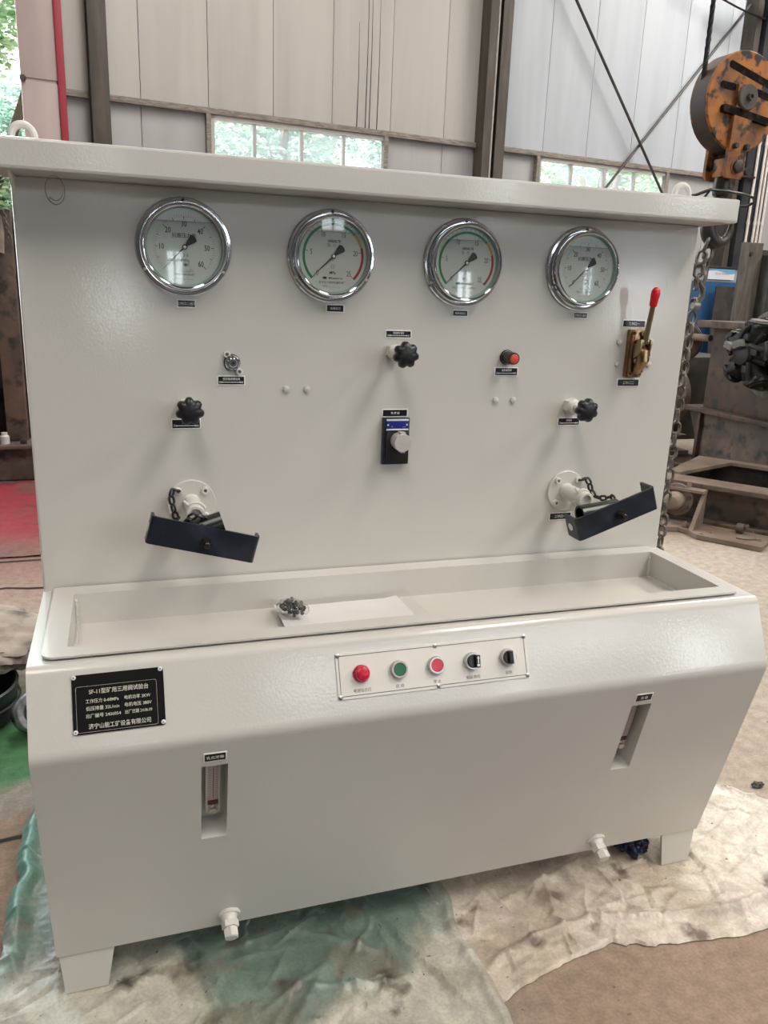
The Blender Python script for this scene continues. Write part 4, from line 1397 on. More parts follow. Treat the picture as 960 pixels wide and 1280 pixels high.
# ---- sight glasses in their recesses
def sight_glass(x0, x1, lab, gx, text, lx, ls, lw, llab):
    cx = (x0 + x1) / 2
    sc_ = (OPS[0] + OPS[1]) / 2
    F = LF(cx, sc_)
    w, h, dp = x1 - x0, OPS[1] - OPS[0], 0.050
    b = MB()
    vs = [(sx * w / 2, sy * h / 2, z) for z in (0, -dp) for sx, sy in ((-1, -1), (1, -1), (1, 1), (-1, 1))]
    b.add(vs, [[0, 1, 5, 4], [1, 2, 6, 5], [2, 3, 7, 6], [3, 0, 4, 7], [4, 5, 6, 7]], F)
    me_ = b.mesh('gauge_recess', M_paint, 0, False)
    link('gauge_recess', me_, bench)
    b = MB()
    b.box((gx, 0.018, -0.036), (0.0265, h - 0.040, 0.026), 0.0025, F)
    r = obj('level_gauge', b, M_alu2, bench, label=lab)
    b = MB()
    b.box((gx, 0.020, -0.0225), (0.0190, h - 0.085, 0.0025), 0.0006, F)
    obj('level_window', b, M_acryl, r)
    b = MB()
    b.box((gx, 0.020 - (h - 0.085) / 2 + 0.006, -0.0210), (0.0186, 0.0115, 0.0012), 0, F)
    obj('red_fluid', b, M_redfluid, r, smooth=0)
    pr = MB()
    hh = (h - 0.105) / 2
    for k in range(16):
        y = 0.026 - hh + 2 * hh * k / 15
        for sx in (-1, 1):
            ln = 0.0045 if k % 5 else 0.006
            pr.add([(gx + sx * 0.0035, y - 0.0005, -0.0208), (gx + sx * (0.0035 + ln), y - 0.0005, -0.0208), (gx + sx * (0.0035 + ln), y + 0.0005, -0.0208), (gx + sx * 0.0035, y + 0.0005, -0.0208)], [[0, 1, 2, 3]], None)
    pr.add([(gx - 0.0008, 0.026 - hh, -0.0208), (gx + 0.0008, 0.026 - hh, -0.0208), (gx + 0.0008, 0.026 + hh, -0.0208), (gx - 0.0008, 0.026 + hh, -0.0208)], [[0, 1, 2, 3]])
    obj('scale_marks', pr.mesh('scale_marks', M_printgrey, 0, False), None, r, F)
    for y in (-0.041, h / 2 - 0.006):
        b = MB()
        b.lathe([(0.0095, -0.0232), (0.0095, -0.0215)], 20, F @ T(gx, y, 0))
        b.prism(hexpoly(0.0075, 10), -0.0215, -0.0150, F @ T(gx, y, 0))
        obj('mounting_bolt', b, M_steel, r)
    label_plate(LF(lx, ls), lw, 0.0200, text, None, llab, size=0.46)


M_alu2 = mat('cast_alloy', (0.60, 0.58, 0.54, 1), rough=0.4)
sight_glass(OPX[0][0], OPX[0][1], 'left level gauge with red fluid at the bottom', 0.0, '乳化液箱', 0.2905, 0.0415, 0.0395, 'label above the left level gauge')
sight_glass(OPX[1][0], OPX[1][1], 'right level gauge seen at a slant', 0.0, '油 箱', 1.1535, 0.0420, 0.0405, 'label above the right level gauge')

# ---- drain plugs
for x, s_, lab in ((0.3211, 0.478, 'left drain plug'), (1.1564, 0.474, 'right drain plug')):
    F = LF(x, s_) @ RX(12)
    b = MB()
    pr_ = [(0.0205, -0.003), (0.0200, 0.002), (0.0165, 0.006), (0.0150, 0.010), (0.0150, 0.020)]
    b.lathe(pr_, 22, F)
    b.prism(hexpoly(0.0168, 10), 0.016, 0.028, F)
    b.lathe([(0.0120, 0.026), (0.0120, 0.032)], 18, F)
    b.prism(hexpoly(0.0150, 35), 0.031, 0.046, F)
    b.lathe([(0.0128, 0.046), (0.0115, 0.0475)], 18, F)
    r = obj('drain_plug', b, M_paint2, bench, label=lab)
    b = MB()
    b.tube([(0.0185 * math.cos(2 * PI * k / 28), 0.0185 * math.sin(2 * PI * k / 28), 0.001) for k in range(28)], 0.004, 6, closed=True, radii=[0.0032 + 0.0016 * random.random() for k in range(28)], M=F)
    obj('weld_bead', b, M_paint2, r)

# ------------------------------------------------------------------ clamps hanging on the pipe stubs
def chain_link_mesh(pitch, r, w, mat_, nseg=6, npath=14):
    """one stadium shaped link lying in the xz plane, long axis z, centred"""
    L = pitch / 2 + r
    c = max(L - r - w, 0.0005)
    pts = []
    h = npath // 2
    for i in range(h):
        a = PI * i / (h - 1)
        pts.append((w * math.cos(a), 0, c + w * math.sin(a)))
    for i in range(h):
        a = PI + PI * i / (h - 1)
        pts.append((w * math.cos(a), 0, -c + w * math.sin(a)))
    b = MB()
    b.tube(pts, r, nseg, closed=True)
    return b.mesh('chain_link', mat_, 60)


def lay_chain(parent, pts, pitch, me_, name='chain_link', twist=0.0):
    """place links along a polyline, every other one turned a quarter"""
    P = [Vector(p) for p in pts]
    seg = [0]
    for a, c in zip(P, P[1:]): seg.append(seg[-1] + (c - a).length)
    tot = seg[-1]
    n_ = int(tot / pitch)

    def at(s):
        for i in range(len(P) - 1):
            if s <= seg[i + 1] or i == len(P) - 2:
                return P[i].lerp(P[i + 1], (s - seg[i]) / (seg[i + 1] - seg[i]))
    for k in range(n_):
        a, c = at(k * pitch), at((k + 1) * pitch)
        d = (c - a).normalized()
        q = d.to_track_quat('Z', 'Y').to_matrix().to_4x4()
        M = Matrix.Translation((a + c) / 2) @ q @ RZ(twist + 90 * (k % 2))
        link(name, me_, parent, M)


link_small = chain_link_mesh(0.0165, 0.0027, 0.0050, M_blackmetal)


def clamp(cx, cz, out, tilt, yaw, lab, grp, leg, tube_dx, chain_pts, chain_twist):
    F = PF(cx, cz, out) @ RY(yaw) @ RZ(tilt)
    t = thing('retaining_clamp', lab, 'clamp', tuple(F @ Vector((0, 0, 0))))
    b = MB()
    L, Hh, th = 0.2080, 0.0540, 0.0055
    # U-shaped strap: face, two rounded corners and two legs turned back
    prof = []
    rr = 0.008
    for sx in (1, -1):
        arcp = [(L / 2 - rr + rr * math.cos(a), -rr + rr * math.sin(a)) for a in [i * PI / 10 for i in range(6)]]
        pts = [(L / 2, -leg)] + arcp
        if sx == -1: pts = [(-x_, z_) for x_, z_ in reversed(pts)]
        prof += pts
    # inner line
    n_ = len(prof)
    inn = []
    for x_, z_ in prof:
        inn.append((max(-L / 2 + th, min(L / 2 - th, x_ * (1 - th / (L / 2)))), z_ - (th if z_ > -rr * 0.9 else 0)))
    vs = []
    for y_ in (-Hh / 2, Hh / 2):
        vs += [(x_, y_, z_) for x_, z_ in prof] + [(x_, y_, z_) for x_, z_ in inn]
    fs = []
    o1 = 2 * n_
    for k in range(n_ - 1):
        fs += [[k, k + 1, o1 + k + 1, o1 + k], [n_ + k + 1, n_ + k, o1 + n_ + k, o1 + n_ + k + 1], [k + 1, k, n_ + k, n_ + k + 1], [o1 + k, o1 + k + 1, o1 + n_ + k + 1, o1 + n_ + k]]
    for k in (0, n_ - 1):
        fs.append([k, o1 + k, o1 + n_ + k, n_ + k])
    b.add(vs, fs, F)
    obj('strap', b, M_blackpaint, t, smooth=30)
    for sx in (-1, 1):
        b = MB()
        b.lathe([(0.0088, -0.001), (0.0088, 0.001)], 18, F @ T(sx * (L / 2), 0, -leg * 0.62) @ RY(90))
        b.lathe([(0.0088, -0.001), (0.0088, 0.001)], 18, F @ T(sx * (L / 2 - th), 0, -leg * 0.62) @ RY(90))
        obj('strap_hole', b, M_alu, t)
    b = MB()
    b.lathe([(0.0125, 0.0), (0.0125, 0.002)], 20, F @ T(0.005, -0.004, 0))
    b.prism(hexpoly(0.0102, 12), 0.002, 0.010, F @ T(0.005, -0.004, 0))
    b.lathe([(0.0060, 0.010), (0.0060, 0.020), (0.0048, 0.0212)], 14, F @ T(0.005, -0.004, 0))
    obj('bolt', b, M_blackmetal, t)
    # short tube saddle behind the strap
    b = MB()
    G = F @ T(tube_dx, 0.010, -0.030) @ RZ(chain_twist) @ RY(90)
    b.lathe([(0.0165, -0.048), (0.0215, -0.048), (0.0215, 0.048), (0.0165, 0.048)], 32, G, cap0=False, cap1=False)
    b.lathe([(0.0165, 0.048), (0.0165, -0.048)], 32, G, cap0=False, cap1=False)
    obj('tube_sleeve', b, M_blackmetal, t, smooth=40)
    b = MB()
    b.cyl((0.005, -0.004, -0.010), (0.005, -0.004, 0.001), 0.0075, n=14, M=F)
    obj('bolt_shank', b, M_blackmetal, t)
    lay_chain(t, chain_pts, 0.0165, link_small)
    return t


clamp(0.3035, 0.8590, 0.150, -15.0, 0, 'blue-black strap clamp hung on the left pipe, tilting down to the right', None, 0.030, -0.010,
      [PF(0, 0) @ Vector(p) for p in ((0.2695, 0.9235, 0.012), (0.2545, 0.9295, 0.022), (0.2515, 0.915, 0.026), (0.257, 0.885, 0.034), (0.262, 0.866, 0.055), (0.268, 0.868, 0.095), (0.272, 0.888, 0.122), (0.281, 0.902, 0.130), (0.294, 0.905, 0.130), (0.306, 0.899, 0.130), (0.312, 0.886, 0.130), (0.300, 0.884, 0.132), (0.286, 0.888, 0.132))], 32)
clamp(1.2165, 0.8650, 0.150, 19.0, 0, 'blue-black strap clamp hung on the right pipe, tilting up to the right', None, 0.050, -0.030,
      [PF(0, 0) @ Vector(p) for p in ((1.196, 0.9125, 0.014), (1.212, 0.918, 0.02), (1.216, 0.906, 0.026), (1.216, 0.888, 0.035), (1.222, 0.876, 0.05), (1.235, 0.882, 0.075), (1.238, 0.893, 0.095), (1.236, 0.880, 0.105))], -12)

# ------------------------------------------------------------------ small things on the bench
ZF_T = ZT + 0.0042 - 0.06
t = thing('paper_packet', 'white paper manual in a clear bag lying in the sink tray', 'papers', (0.6, -0.13, ZF_T))
def sheet(x0, x1, y0, y1, z, amp, nxg, nyg, seed, skew=0.0):
    b = MB()
    vs = []
    for j in range(nyg + 1):
        for i in range(nxg + 1):
            u, v = i / nxg, j / nyg
            x = x0 + (x1 - x0) * u + skew * v
            y = y0 + (y1 - y0) * v
            h = amp * (0.5 + 0.5 * fb(x * 9 + seed, y * 14, seed)) + amp * 1.2 * (abs(u - 0.5) * 2) ** 4
            vs.append((x, y, z + max(0, h)))
    b.add(vs, [[j * (nxg + 1) + i, j * (nxg + 1) + i + 1, (j + 1) * (nxg + 1) + i + 1, (j + 1) * (nxg + 1) + i] for j in range(nyg) for i in range(nxg)])
    return b
obj('paper_sheet', sheet(0.452, 0.725, -0.270, -0.068, ZF_T + 0.004, 0.006, 30, 14, 2.0), M_paper, t, smooth=60)
obj('clear_bag', sheet(0.437, 0.745, -0.276, -0.062, ZF_T + 0.013, 0.008, 34, 16, 7.0), M_bag, t, smooth=60)
t = thing('parts_bag', 'small bag of dark metal parts on the papers in the tray', 'parts bag', (0.47, -0.15, ZF_T + 0.02))
b = MB()
for k in range(60):
    p = Vector((0.478 + max(-0.022, min(0.022, random.gauss(0, 0.012))), -0.135 + random.gauss(0, 0.015), ZF_T + 0.034 + random.gauss(0, 0.005)))
    b.lathe([(0.003, -0.003), (0.0046, -0.0015), (0.0046, 0.0015), (0.003, 0.003)], 8, T(*p) @ RX(random.uniform(0, 180)) @ RY(random.uniform(0, 180)))
obj('loose_parts', b, M_greyparts, t, kind='stuff')
b = MB()
for i in range(2):
    bmx = bmesh.new()
    bmesh.ops.create_icosphere(bmx, subdivisions=3, radius=1)
    vs = []
    for v in bmx.verts:
        nn = 1 + 0.25 * fb(v.co.x * 2 + i * 9, v.co.y * 2, v.co.z * 2)
        vs.append((0.473 + i * 0.026 + v.co.x * nn * (0.026, 0.014)[i], -0.136 + v.co.y * nn * (0.03, 0.02)[i], ZF_T + (0.034, 0.028)[i] + v.co.z * nn * (0.016, 0.010)[i]))
    b.add(vs, [[v.index for v in f.verts] for f in bmx.faces])
    bmx.free()
obj('clear_pouch', b, M_bag, t, smooth=80)

# loose wire loop hanging under the canopy
b = MB()
pts = []
for i in range(46):
    a = i / 45 * 2.6 * 2 * PI * 0.62
    rr = 0.020 - 0.004 * (i / 45)
    pts.append((0.0735 + rr * 0.85 * math.sin(a), -0.030 - 0.0002 * i, 1.5000 - rr * 1.25 + rr * 1.25 * math.cos(a)))
b.tube(pts, 0.0009, 5)
obj('wire_loop', b, M_wire, label='thin loop of wire hanging under the left end of the canopy', cat='wire')

# ------------------------------------------------------------------ hook block, rope, chain (behind the right end of the panel)
HX, HY, HZ = 1.662, 0.20, 1.812
t = thing('hook_block', 'worn orange crane hook block hanging behind the right end of the bench', 'hook block', (HX, HY, 1.6))
FB = frame((HX, HY, HZ), (1, 0, 0), (0, 0, 1), (0, -1, 0)) @ RY(4)      # x right, y up, z towards viewer
for sg, nm in ((1, 'front'), (-1, 'rear')):
    b = MB()
    b.lathe([(0.112, sg * 0.030), (0.115, sg * 0.0275), (0.115, sg * 0.0225), (0.106, sg * 0.0200)], 56, FB)
    o = obj('cheek_plate', b, M_orange, t)
    b = MB()
    poly = [(-0.031, 0.035), (0.027, 0.035), (0.027, -0.165), (0.021, -0.178), (-0.025, -0.178), (-0.031, -0.165)]
    b.prism(poly, sg * 0.030, sg * 0.040, FB @ RZ(-1.5))
    obj('side_strap', b, M_orange, t)
    for y_, r_ in ((-0.150, 0.0150), (-0.103, 0.0070)):
        for x_ in ((-0.002,) if r_ > 0.01 else (-0.019, 0.017)):
            b = MB()
            b.lathe([(r_, sg * 0.036), (r_, sg * 0.049), (r_ * 0.8, sg * 0.051)], 18, FB @ T(x_, y_, 0))
            obj('bolt', b, M_dark, t)
b = MB()
b.lathe([(0.100, -0.020), (0.100, -0.015), (0.086, -0.006), (0.086, 0.006), (0.100, 0.015), (0.100, 0.020)], 56, FB)
obj('sheave', b, M_dark, t)
# guard band round the sheave housing
b = MB()
vs, fs = [], []
N = 44
for i in range(N + 1):
    a = math.radians(118 + (424 - 118) * i / N)
    for r_, z_ in ((0.1155, 0.024), (0.1155, -0.024), (0.1125, -0.024), (0.1125, 0.024)):
        vs.append((r_ * math.cos(a), r_ * math.sin(a), z_))
for i in range(N):
    for k in range(4):
        fs.append([i * 4 + k, i * 4 + (k + 1) % 4, (i + 1) * 4 + (k + 1) % 4, (i + 1) * 4 + k])
b.add(vs, fs, FB)
obj('guard_band', b, M_rustred, t)
b = MB()
b.lathe([(0.0300, 0.036), (0.0300, 0.044), (0.0275, 0.047), (0.0085, 0.047), (0.0080, 0.056), (0.0050, 0.056), (0.0045, 0.050)], 28, FB @ T(0.0, 0.008, 0))
obj('axle_cap', b, M_greysteel, t)
b = MB()
b.lathe([(0.0300, -0.044), (0.0300, -0.036)], 28, FB @ T(0.0, 0.008, 0))
obj('axle_cap', b, M_greysteel, t)
for i, (x0, x1, y_, tl) in enumerate([(-0.080, -0.028, 0.030, -2), (-0.072, 0.090, -0.030, -7), (-0.062, 0.085, 0.062, -14), (0.034, 0.086, 0.022, -10)]):
    b = MB()
    w_ = (x1 - x0)
    o_ = round_rect(-w_ / 2, w_ / 2, -0.0085, 0.0085, (0.008,) * 4, 4)
    b.prism(o_, 0.0295, 0.0304 if i != 1 else 0.0405, FB @ T((x0 + x1) / 2, y_, 0) @ RZ(tl))
    obj('painted_stripe', b, M_soot, t, smooth=0)
# trunnion, shank, hook
b = MB()
b.cyl((-0.004, -0.150, -0.042), (-0.004, -0.150, 0.042), 0.0180, n=20, M=FB)
b.box((-0.004, -0.150, 0.0), (0.042, 0.045, 0.040), 0.006, FB)
obj('trunnion', b, M_orange, t)
b = MB()
b.lathe([(0.019, 0), (0.021, 0.008), (0.021, 0.040), (0.017, 0.048)], 20, T(HX - 0.004, HY, HZ - 0.215))
obj('shank_nut', b, M_hook, t)
b = MB()
hp, hr = [], []
S = HX - 0.004
for i in range(4):
    hp.append((0.0, 0, -0.205 - 0.012 * i)); hr.append(0.016)
hc = (0.012, -0.288)
for i in range(22):
    a = math.radians(128 + i * 11.8)
    hp.append((hc[0] + 0.036 * math.cos(a), 0, hc[1] + 0.042 * math.sin(a)))
    hr.append(0.0155 + 0.0045 * math.sin(PI * min(1, i / 14)) - 0.010 * max(0, (i - 12) / 10))
b.tube([(p[0] + S, HY + p[1], HZ + p[2]) for p in hp], 0.015, 14, radii=hr)
obj('hook', b, M_hook, t, label='dark forged hook')
# long steel ring lying round the hook
b = MB()
rp = [(1.560, 0.17, 1.590), (1.594, 0.16, 1.604), (1.643, 0.155, 1.602), (1.694, 0.16, 1.600), (1.738, 0.17, 1.595), (1.758, 0.19, 1.586), (1.752, 0.21, 1.578), (1.712, 0.235, 1.580), (1.672, 0.245, 1.585), (1.622, 0.245, 1.592), (1.575, 0.215, 1.592), (1.556, 0.19, 1.589)]
fine = []
for i in range(len(rp)):
    a, c = Vector(rp[i]), Vector(rp[(i + 1) % len(rp)])
    for k in range(3): fine.append(a.lerp(c, k / 3))
b.tube(fine, 0.0036, 8, closed=True)
b.tube([(1.594, 0.16, 1.604), (1.586, 0.17, 1.586), (1.590, 0.2, 1.570)], 0.0032, 6)
b.lathe([(0.010, -0.004), (0.010, 0.004)], 14, T(1.682, 0.20, 1.617) @ RX(90))
obj('safety_latch', b, M_hook, t, label='long oval latch ring of dark wire')

for x_, lab in ((HX - 0.1015, 'left fall of black wire rope rising from the orange hook block'), (HX + 0.1015, 'right fall of black wire rope rising from the orange hook block')):
    b = MB()
    P = [Vector((x_, HY, 1.80)), Vector((x_, HY, 7.25))]
    for ph in range(4):
        pts = []
        for i in range(70 if True else 0):
            z_ = 1.80 + i * 0.018
            a = z_ * 70 + ph * PI / 2
            pts.append((x_ + 0.0034 * math.cos(a), HY + 0.0034 * math.sin(a), z_))
        b.tube(pts, 0.0033, 5)
    b.cyl((x_, HY, 3.04), (x_, HY, CEIL - 0.1), 0.0065, n=8)
    obj('wire_rope', b, M_rope, label=lab, cat='rope')

link_big = chain_link_mesh(0.0330, 0.0046, 0.0105, M_chain)
t = thing('lifting_chain', 'grey steel chain hanging from the hook down behind the right edge of the bench', 'chain', (1.63, 0.2, 1.4))
lay_chain(t, [(1.634, 0.190, 1.492), (1.622, 0.200, 1.44), (1.624, 0.205, 1.355)], 0.0330, link_big)
lay_chain(t, [(1.650, 0.205, 1.505), (1.648, 0.205, 1.44), (1.634, 0.21, 1.355)], 0.0330, link_big, twist=45)
b = MB()
b.tube([(1.628, 0.2, 1.385), (1.640, 0.195, 1.368), (1.640, 0.195, 1.345), (1.626, 0.2, 1.325)], 0.0075, 10)
b.lathe([(0.009, -0.010), (0.009, 0.010)], 12, T(1.616, 0.185, 1.322) @ RY(90))
obj('grab_hook', b, M_chain, t)
lay_chain(t, [(1.626, 0.205, 1.340), (1.622, 0.205, 1.10), (1.623, 0.207, 0.72), (1.624, 0.205, 0.40)], 0.0330, link_big)

# ------------------------------------------------------------------ tarps on the floor
def cloth_grid(lines, nxg, nyg, pos, height, colour, M_, name):
    b = MB()
    uv = [(i / nxg, j / nyg) for j in range(nyg + 1) for i in range(nxg + 1)]
    XY = np.array([pos(u, v) for u, v in uv])
    wob = np.array([(fb(x * 20, y * 20), fb(x * 20, y * 20, 5.0)) for x, y in XY]) * 0.004
    P = XY + wob
    Hc = np.zeros(len(P))
    for (ax, ay, bx, by, a, w) in lines:
        dx, dy = bx - ax, by - ay
        t_ = np.clip(((P[:, 0] - ax) * dx + (P[:, 1] - ay) * dy) / (dx * dx + dy * dy), 0, 1)
        d = np.hypot(P[:, 0] - ax - t_ * dx, P[:, 1] - ay - t_ * dy)
        Hc += a * np.exp(-(d / w) ** 1.3) * (0.3 + 0.7 * np.sin(PI * (0.05 + 0.9 * t_)))
    vs, cols = [], []
    for (u, v), (x, y), hc in zip(uv, XY, Hc):
        vs.append((x, y, height(x, y, u, v, float(hc))))
        cols.append(colour(x, y, u, v))
    b.add(vs, [[j * (nxg + 1) + i, j * (nxg + 1) + i + 1, (j + 1) * (nxg + 1) + i + 1, (j + 1) * (nxg + 1) + i] for j in range(nyg) for i in range(nxg)])
    me_ = b.mesh(name, M_, 60)
    set_stain_tone(me_, cols)
    return me_


def rand_lines(rnd, n, x0, x1, y0, y1, a, w, ang=None, l0=0.08, l1=0.35):
    out = []
    for _ in range(n):
        x, y = rnd.uniform(x0, x1), rnd.uniform(y0, y1)
        th = rnd.uniform(0, PI) if ang is None else ang + rnd.gauss(0, 0.5)
        L = rnd.uniform(l0, l1)
        out.append((x, y, x + L * math.cos(th), y + L * math.sin(th), a * rnd.uniform(0.3, 1.2) * rnd.choice((1, 1, -0.5)), w * rnd.uniform(0.5, 1.5)))
    return out


rnd = random.Random(5)
M_tarp1 = attr_mat('green_stained_film', rough=0.38, bump=0.5, bscale=45, spots=(0.07, 0.06, 0.045, 1), spot_scale=9, lo=0.60, hi=0.70, spec=0.5)
M_tarp2 = attr_mat('woven_white_film', rough=0.45, bump=0.5, bscale=55, spots=(0.15, 0.11, 0.085, 1), spot_scale=9, lo=0.61, hi=0.70, spec=0.45)
GL = rand_lines(rnd, 40, -0.12, 0.82, -0.85, 0.3, 0.010, 0.012) + rand_lines(rnd, 240, -0.12, 0.82, -0.70, 0.25, 0.0070, 0.0050, None, 0.03, 0.16)
GL += [(0.55, -0.02, 0.79, -0.62, 0.012, 0.007), (0.60, 0.0, 0.66, -0.5, 0.007, 0.008), (0.25, -0.28, 0.55, -0.22, 0.006, 0.006), (0.05, -0.35, 0.22, -0.25, 0.008, 0.02), (0.08, -0.48, 0.25, -0.60, 0.010, 0.03)]


def g_pos(u, v):
    y = -0.70 + 1.08 * v
    xl = -0.118 + 0.10 * max(0, y - 0.10) + (0.02 * fb(y * 6, 0.5)) + (0.0 if y > -0.15 else 0.25 * (y + 0.15))
    xr = 0.812 + 0.012 * fb(y * 7, 3.3)
    return (xl + (xr - xl) * u, y)


def g_h(x, y, u, v, hc):
    h = 0.004 + 0.007 * max(0, 0.4 + fb(x * 5, y * 5, 2.0)) + hc + 0.0015 * abs(fb(x * 30, y * 30))
    h += 0.030 * math.exp(-((u - 0.025) / 0.022) ** 2) * sstep(-0.30, 0.05, y)          # gathered fold along the left edge
    h += 0.010 * math.exp(-((u - 0.985) / 0.012) ** 2)
    return max(0.001, min(h, 0.045)) if not (-0.30 < y < -0.0 and 0 < x < 0.1) else 0.002


def g_c(x, y, u, v):
    base = lerp((0.50, 0.48, 0.41), (0.34, 0.31, 0.255), sstep(-0.1, 0.4, fb(x * 4, y * 4, 9.0)))
    g = sstep(0.02, 0.45, 0.30 + 0.8 * fb(x * 2.6, y * 2.6, 4.4) + 0.5 * math.exp(-(((x - 0.52) / 0.26) ** 2 + ((y + 0.26) / 0.12) ** 2)) + 0.45 * math.exp(-(((x - 0.68) / 0.10) ** 2 + ((y + 0.15) / 0.16) ** 2)) - 0.45 * sstep(-0.40, -0.62, y) - 0.4 * math.exp(-(((x - 0.06) / 0.14) ** 2 + ((y + 0.36) / 0.14) ** 2)))
    c = lerp(base, (0.085, 0.165, 0.135), 0.80 * g)
    c = lerp(c, (0.08, 0.26, 0.20), 0.8 * math.exp(-((u - 0.02) / 0.022) ** 2) * sstep(-0.35, 0.0, y))
    c = lerp(c, (0.20, 0.165, 0.125), 0.6 * sstep(0.22, 0.5, fb(x * 6, y * 9, 7.7)))
    return c


me_ = cloth_grid(GL, 200, 270, g_pos, g_h, g_c, M_tarp1, 'plastic_sheet')
link('plastic_sheet', me_, None, None, label='green-stained plastic sheet on the floor under the left half of the bench', cat='plastic sheet')

WL = rand_lines(rnd, 40, 0.8, 1.9, -0.5, 0.15, 0.010, 0.012) + rand_lines(rnd, 300, 0.8, 1.85, -0.52, 0.10, 0.0070, 0.0050, None, 0.03, 0.16)
WL += [(1.07, -0.20, 1.02, -0.38, 0.012, 0.010), (0.93, -0.30, 1.25, -0.20, 0.014, 0.014), (1.22, -0.30, 1.28, -0.36, 0.014, 0.008), (1.35, -0.22, 1.62, -0.30, 0.012, 0.012), (1.45, -0.28, 1.75, -0.14, 0.010, 0.012), (1.55, -0.20, 1.68, -0.05, 0.012, 0.010)]
FE = [(0.785, -0.545), (0.95, -0.485), (1.10, -0.462), (1.175, -0.485), (1.244, -0.505), (1.45, -0.520), (1.75, -0.500), (2.05, -0.42)]
BE = [(0.775, 0.15), (0.90, 0.15), (1.05, 0.15), (1.20, 0.14), (1.35, 0.12), (1.50, 0.09), (1.62, 0.035), (1.735, -0.062)]


def poly_at(P, u):
    k = min(int(u * (len(P) - 1)), len(P) - 2)
    f_ = u * (len(P) - 1) - k
    return (P[k][0] + (P[k + 1][0] - P[k][0]) * f_, P[k][1] + (P[k + 1][1] - P[k][1]) * f_)


def w_pos(u, v):
    a, c = poly_at(FE, u), poly_at(BE, u)
    e = 0.008 * fb(u * 14, v * 3, 1.2) * (1 - v)
    return (a[0] + (c[0] - a[0]) * v + 0.006 * fb(v * 9, u * 5), a[1] + (c[1] - a[1]) * v + e)


def w_h(x, y, u, v, hc):
    h = 0.005 + 0.008 * max(0, 0.4 + fb(x * 5, y * 5, 6.0)) + hc + 0.0012 * abs(fb(x * 30, y * 30))
    h += 0.022 * sstep(0.0, 0.09, u) * math.exp(-((v - 0.11) / 0.020) ** 2) * (0.7 + 0.5 * fb(u * 9, 2.0))      # folded front lip
    h += 0.012 * math.exp(-((u - 0.99) / 0.02) ** 2)
    if v < 0.005: h = 0.003
    foot = 1.33 < x < 1.46 and -0.33 < y < 0.02
    return 0.002 if foot else max(0.001, min(h, 0.05))


def w_c(x, y, u, v):
    c = lerp((0.61, 0.535, 0.45), (0.47, 0.395, 0.31), sstep(-0.1, 0.4, fb(x * 4, y * 4, 12.0)))
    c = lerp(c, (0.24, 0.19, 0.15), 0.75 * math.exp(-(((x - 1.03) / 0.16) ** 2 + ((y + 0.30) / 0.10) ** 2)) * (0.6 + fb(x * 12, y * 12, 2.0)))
    c = lerp(c, (0.64, 0.60, 0.53), 0.6 * sstep(1.3, 1.6, x))
    c = lerp(c, (0.20, 0.17, 0.14), 0.8 * sstep(-0.20, -0.10, y) * (1 - sstep(1.3, 1.5, x)))  # sheet colour darker at the back, where it runs under the bench
    return c


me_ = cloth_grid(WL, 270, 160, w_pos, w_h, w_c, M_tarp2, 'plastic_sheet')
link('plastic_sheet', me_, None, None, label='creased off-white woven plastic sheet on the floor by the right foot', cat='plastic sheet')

# red sheet beyond the left edge of the bench
RL = rand_lines(rnd, 60, -2.0, 0.6, 2.4, 4.0, 0.02, 0.03, 0.1)
def r_c(x, y, u, v):
    c = lerp((0.30, 0.035, 0.05), (0.18, 0.07, 0.06), sstep(-0.05, 0.35, fb(x * 2.2, y * 2.2, 3.0)))
    return lerp((0.20, 0.105, 0.085), c, sstep(2.45, 2.95, y))
M_redattr = attr_mat('red_dusty_sheet', rough=0.7, bump=0.5, bscale=20, spots=(0.10, 0.035, 0.035, 1), spot_scale=4, lo=0.62, hi=0.72)
me_ = cloth_grid(RL, 110, 90, lambda u, v: (-2.2 + 2.9 * u, 2.45 + 1.60 * v), lambda x, y, u, v, hc: 0.004 + 0.012 * max(0, 0.3 + fb(x * 3, y * 3, 8.0)) + max(0, hc), r_c, M_redattr, 'red_sheet')
link('red_sheet', me_, None, None, label='dusty red sheet spread on the floor beyond the left edge of the bench', cat='sheet')


def lump(c, d, amp, freq, seed, sub=5, flat=True):
    bmx = bmesh.new()
    bmesh.ops.create_icosphere(bmx, subdivisions=sub, radius=1)
    b = MB()
    vs = []
    for v in bmx.verts:
        p = v.co
        n1 = fb(p.x * freq + seed, p.y * freq, p.z * freq, 5)
        rdg = 1 - abs(fb(p.x * freq * 1.7, p.y * freq * 1.7 + seed, p.z * freq, 3)) * 1.5
        k = 1 + amp * n1 + amp * 0.6 * rdg * 0.5
        q = Vector((p.x * d[0] * k, p.y * d[1] * k, p.z * d[2] * k))
        if flat and q.z < -d[2] * 0.75: q.z = -d[2] * 0.75
        vs.append(q + Vector(c))
    b.add(vs, [[v.index for v in f.verts] for f in bmx.faces])
    bmx.free()
    return b


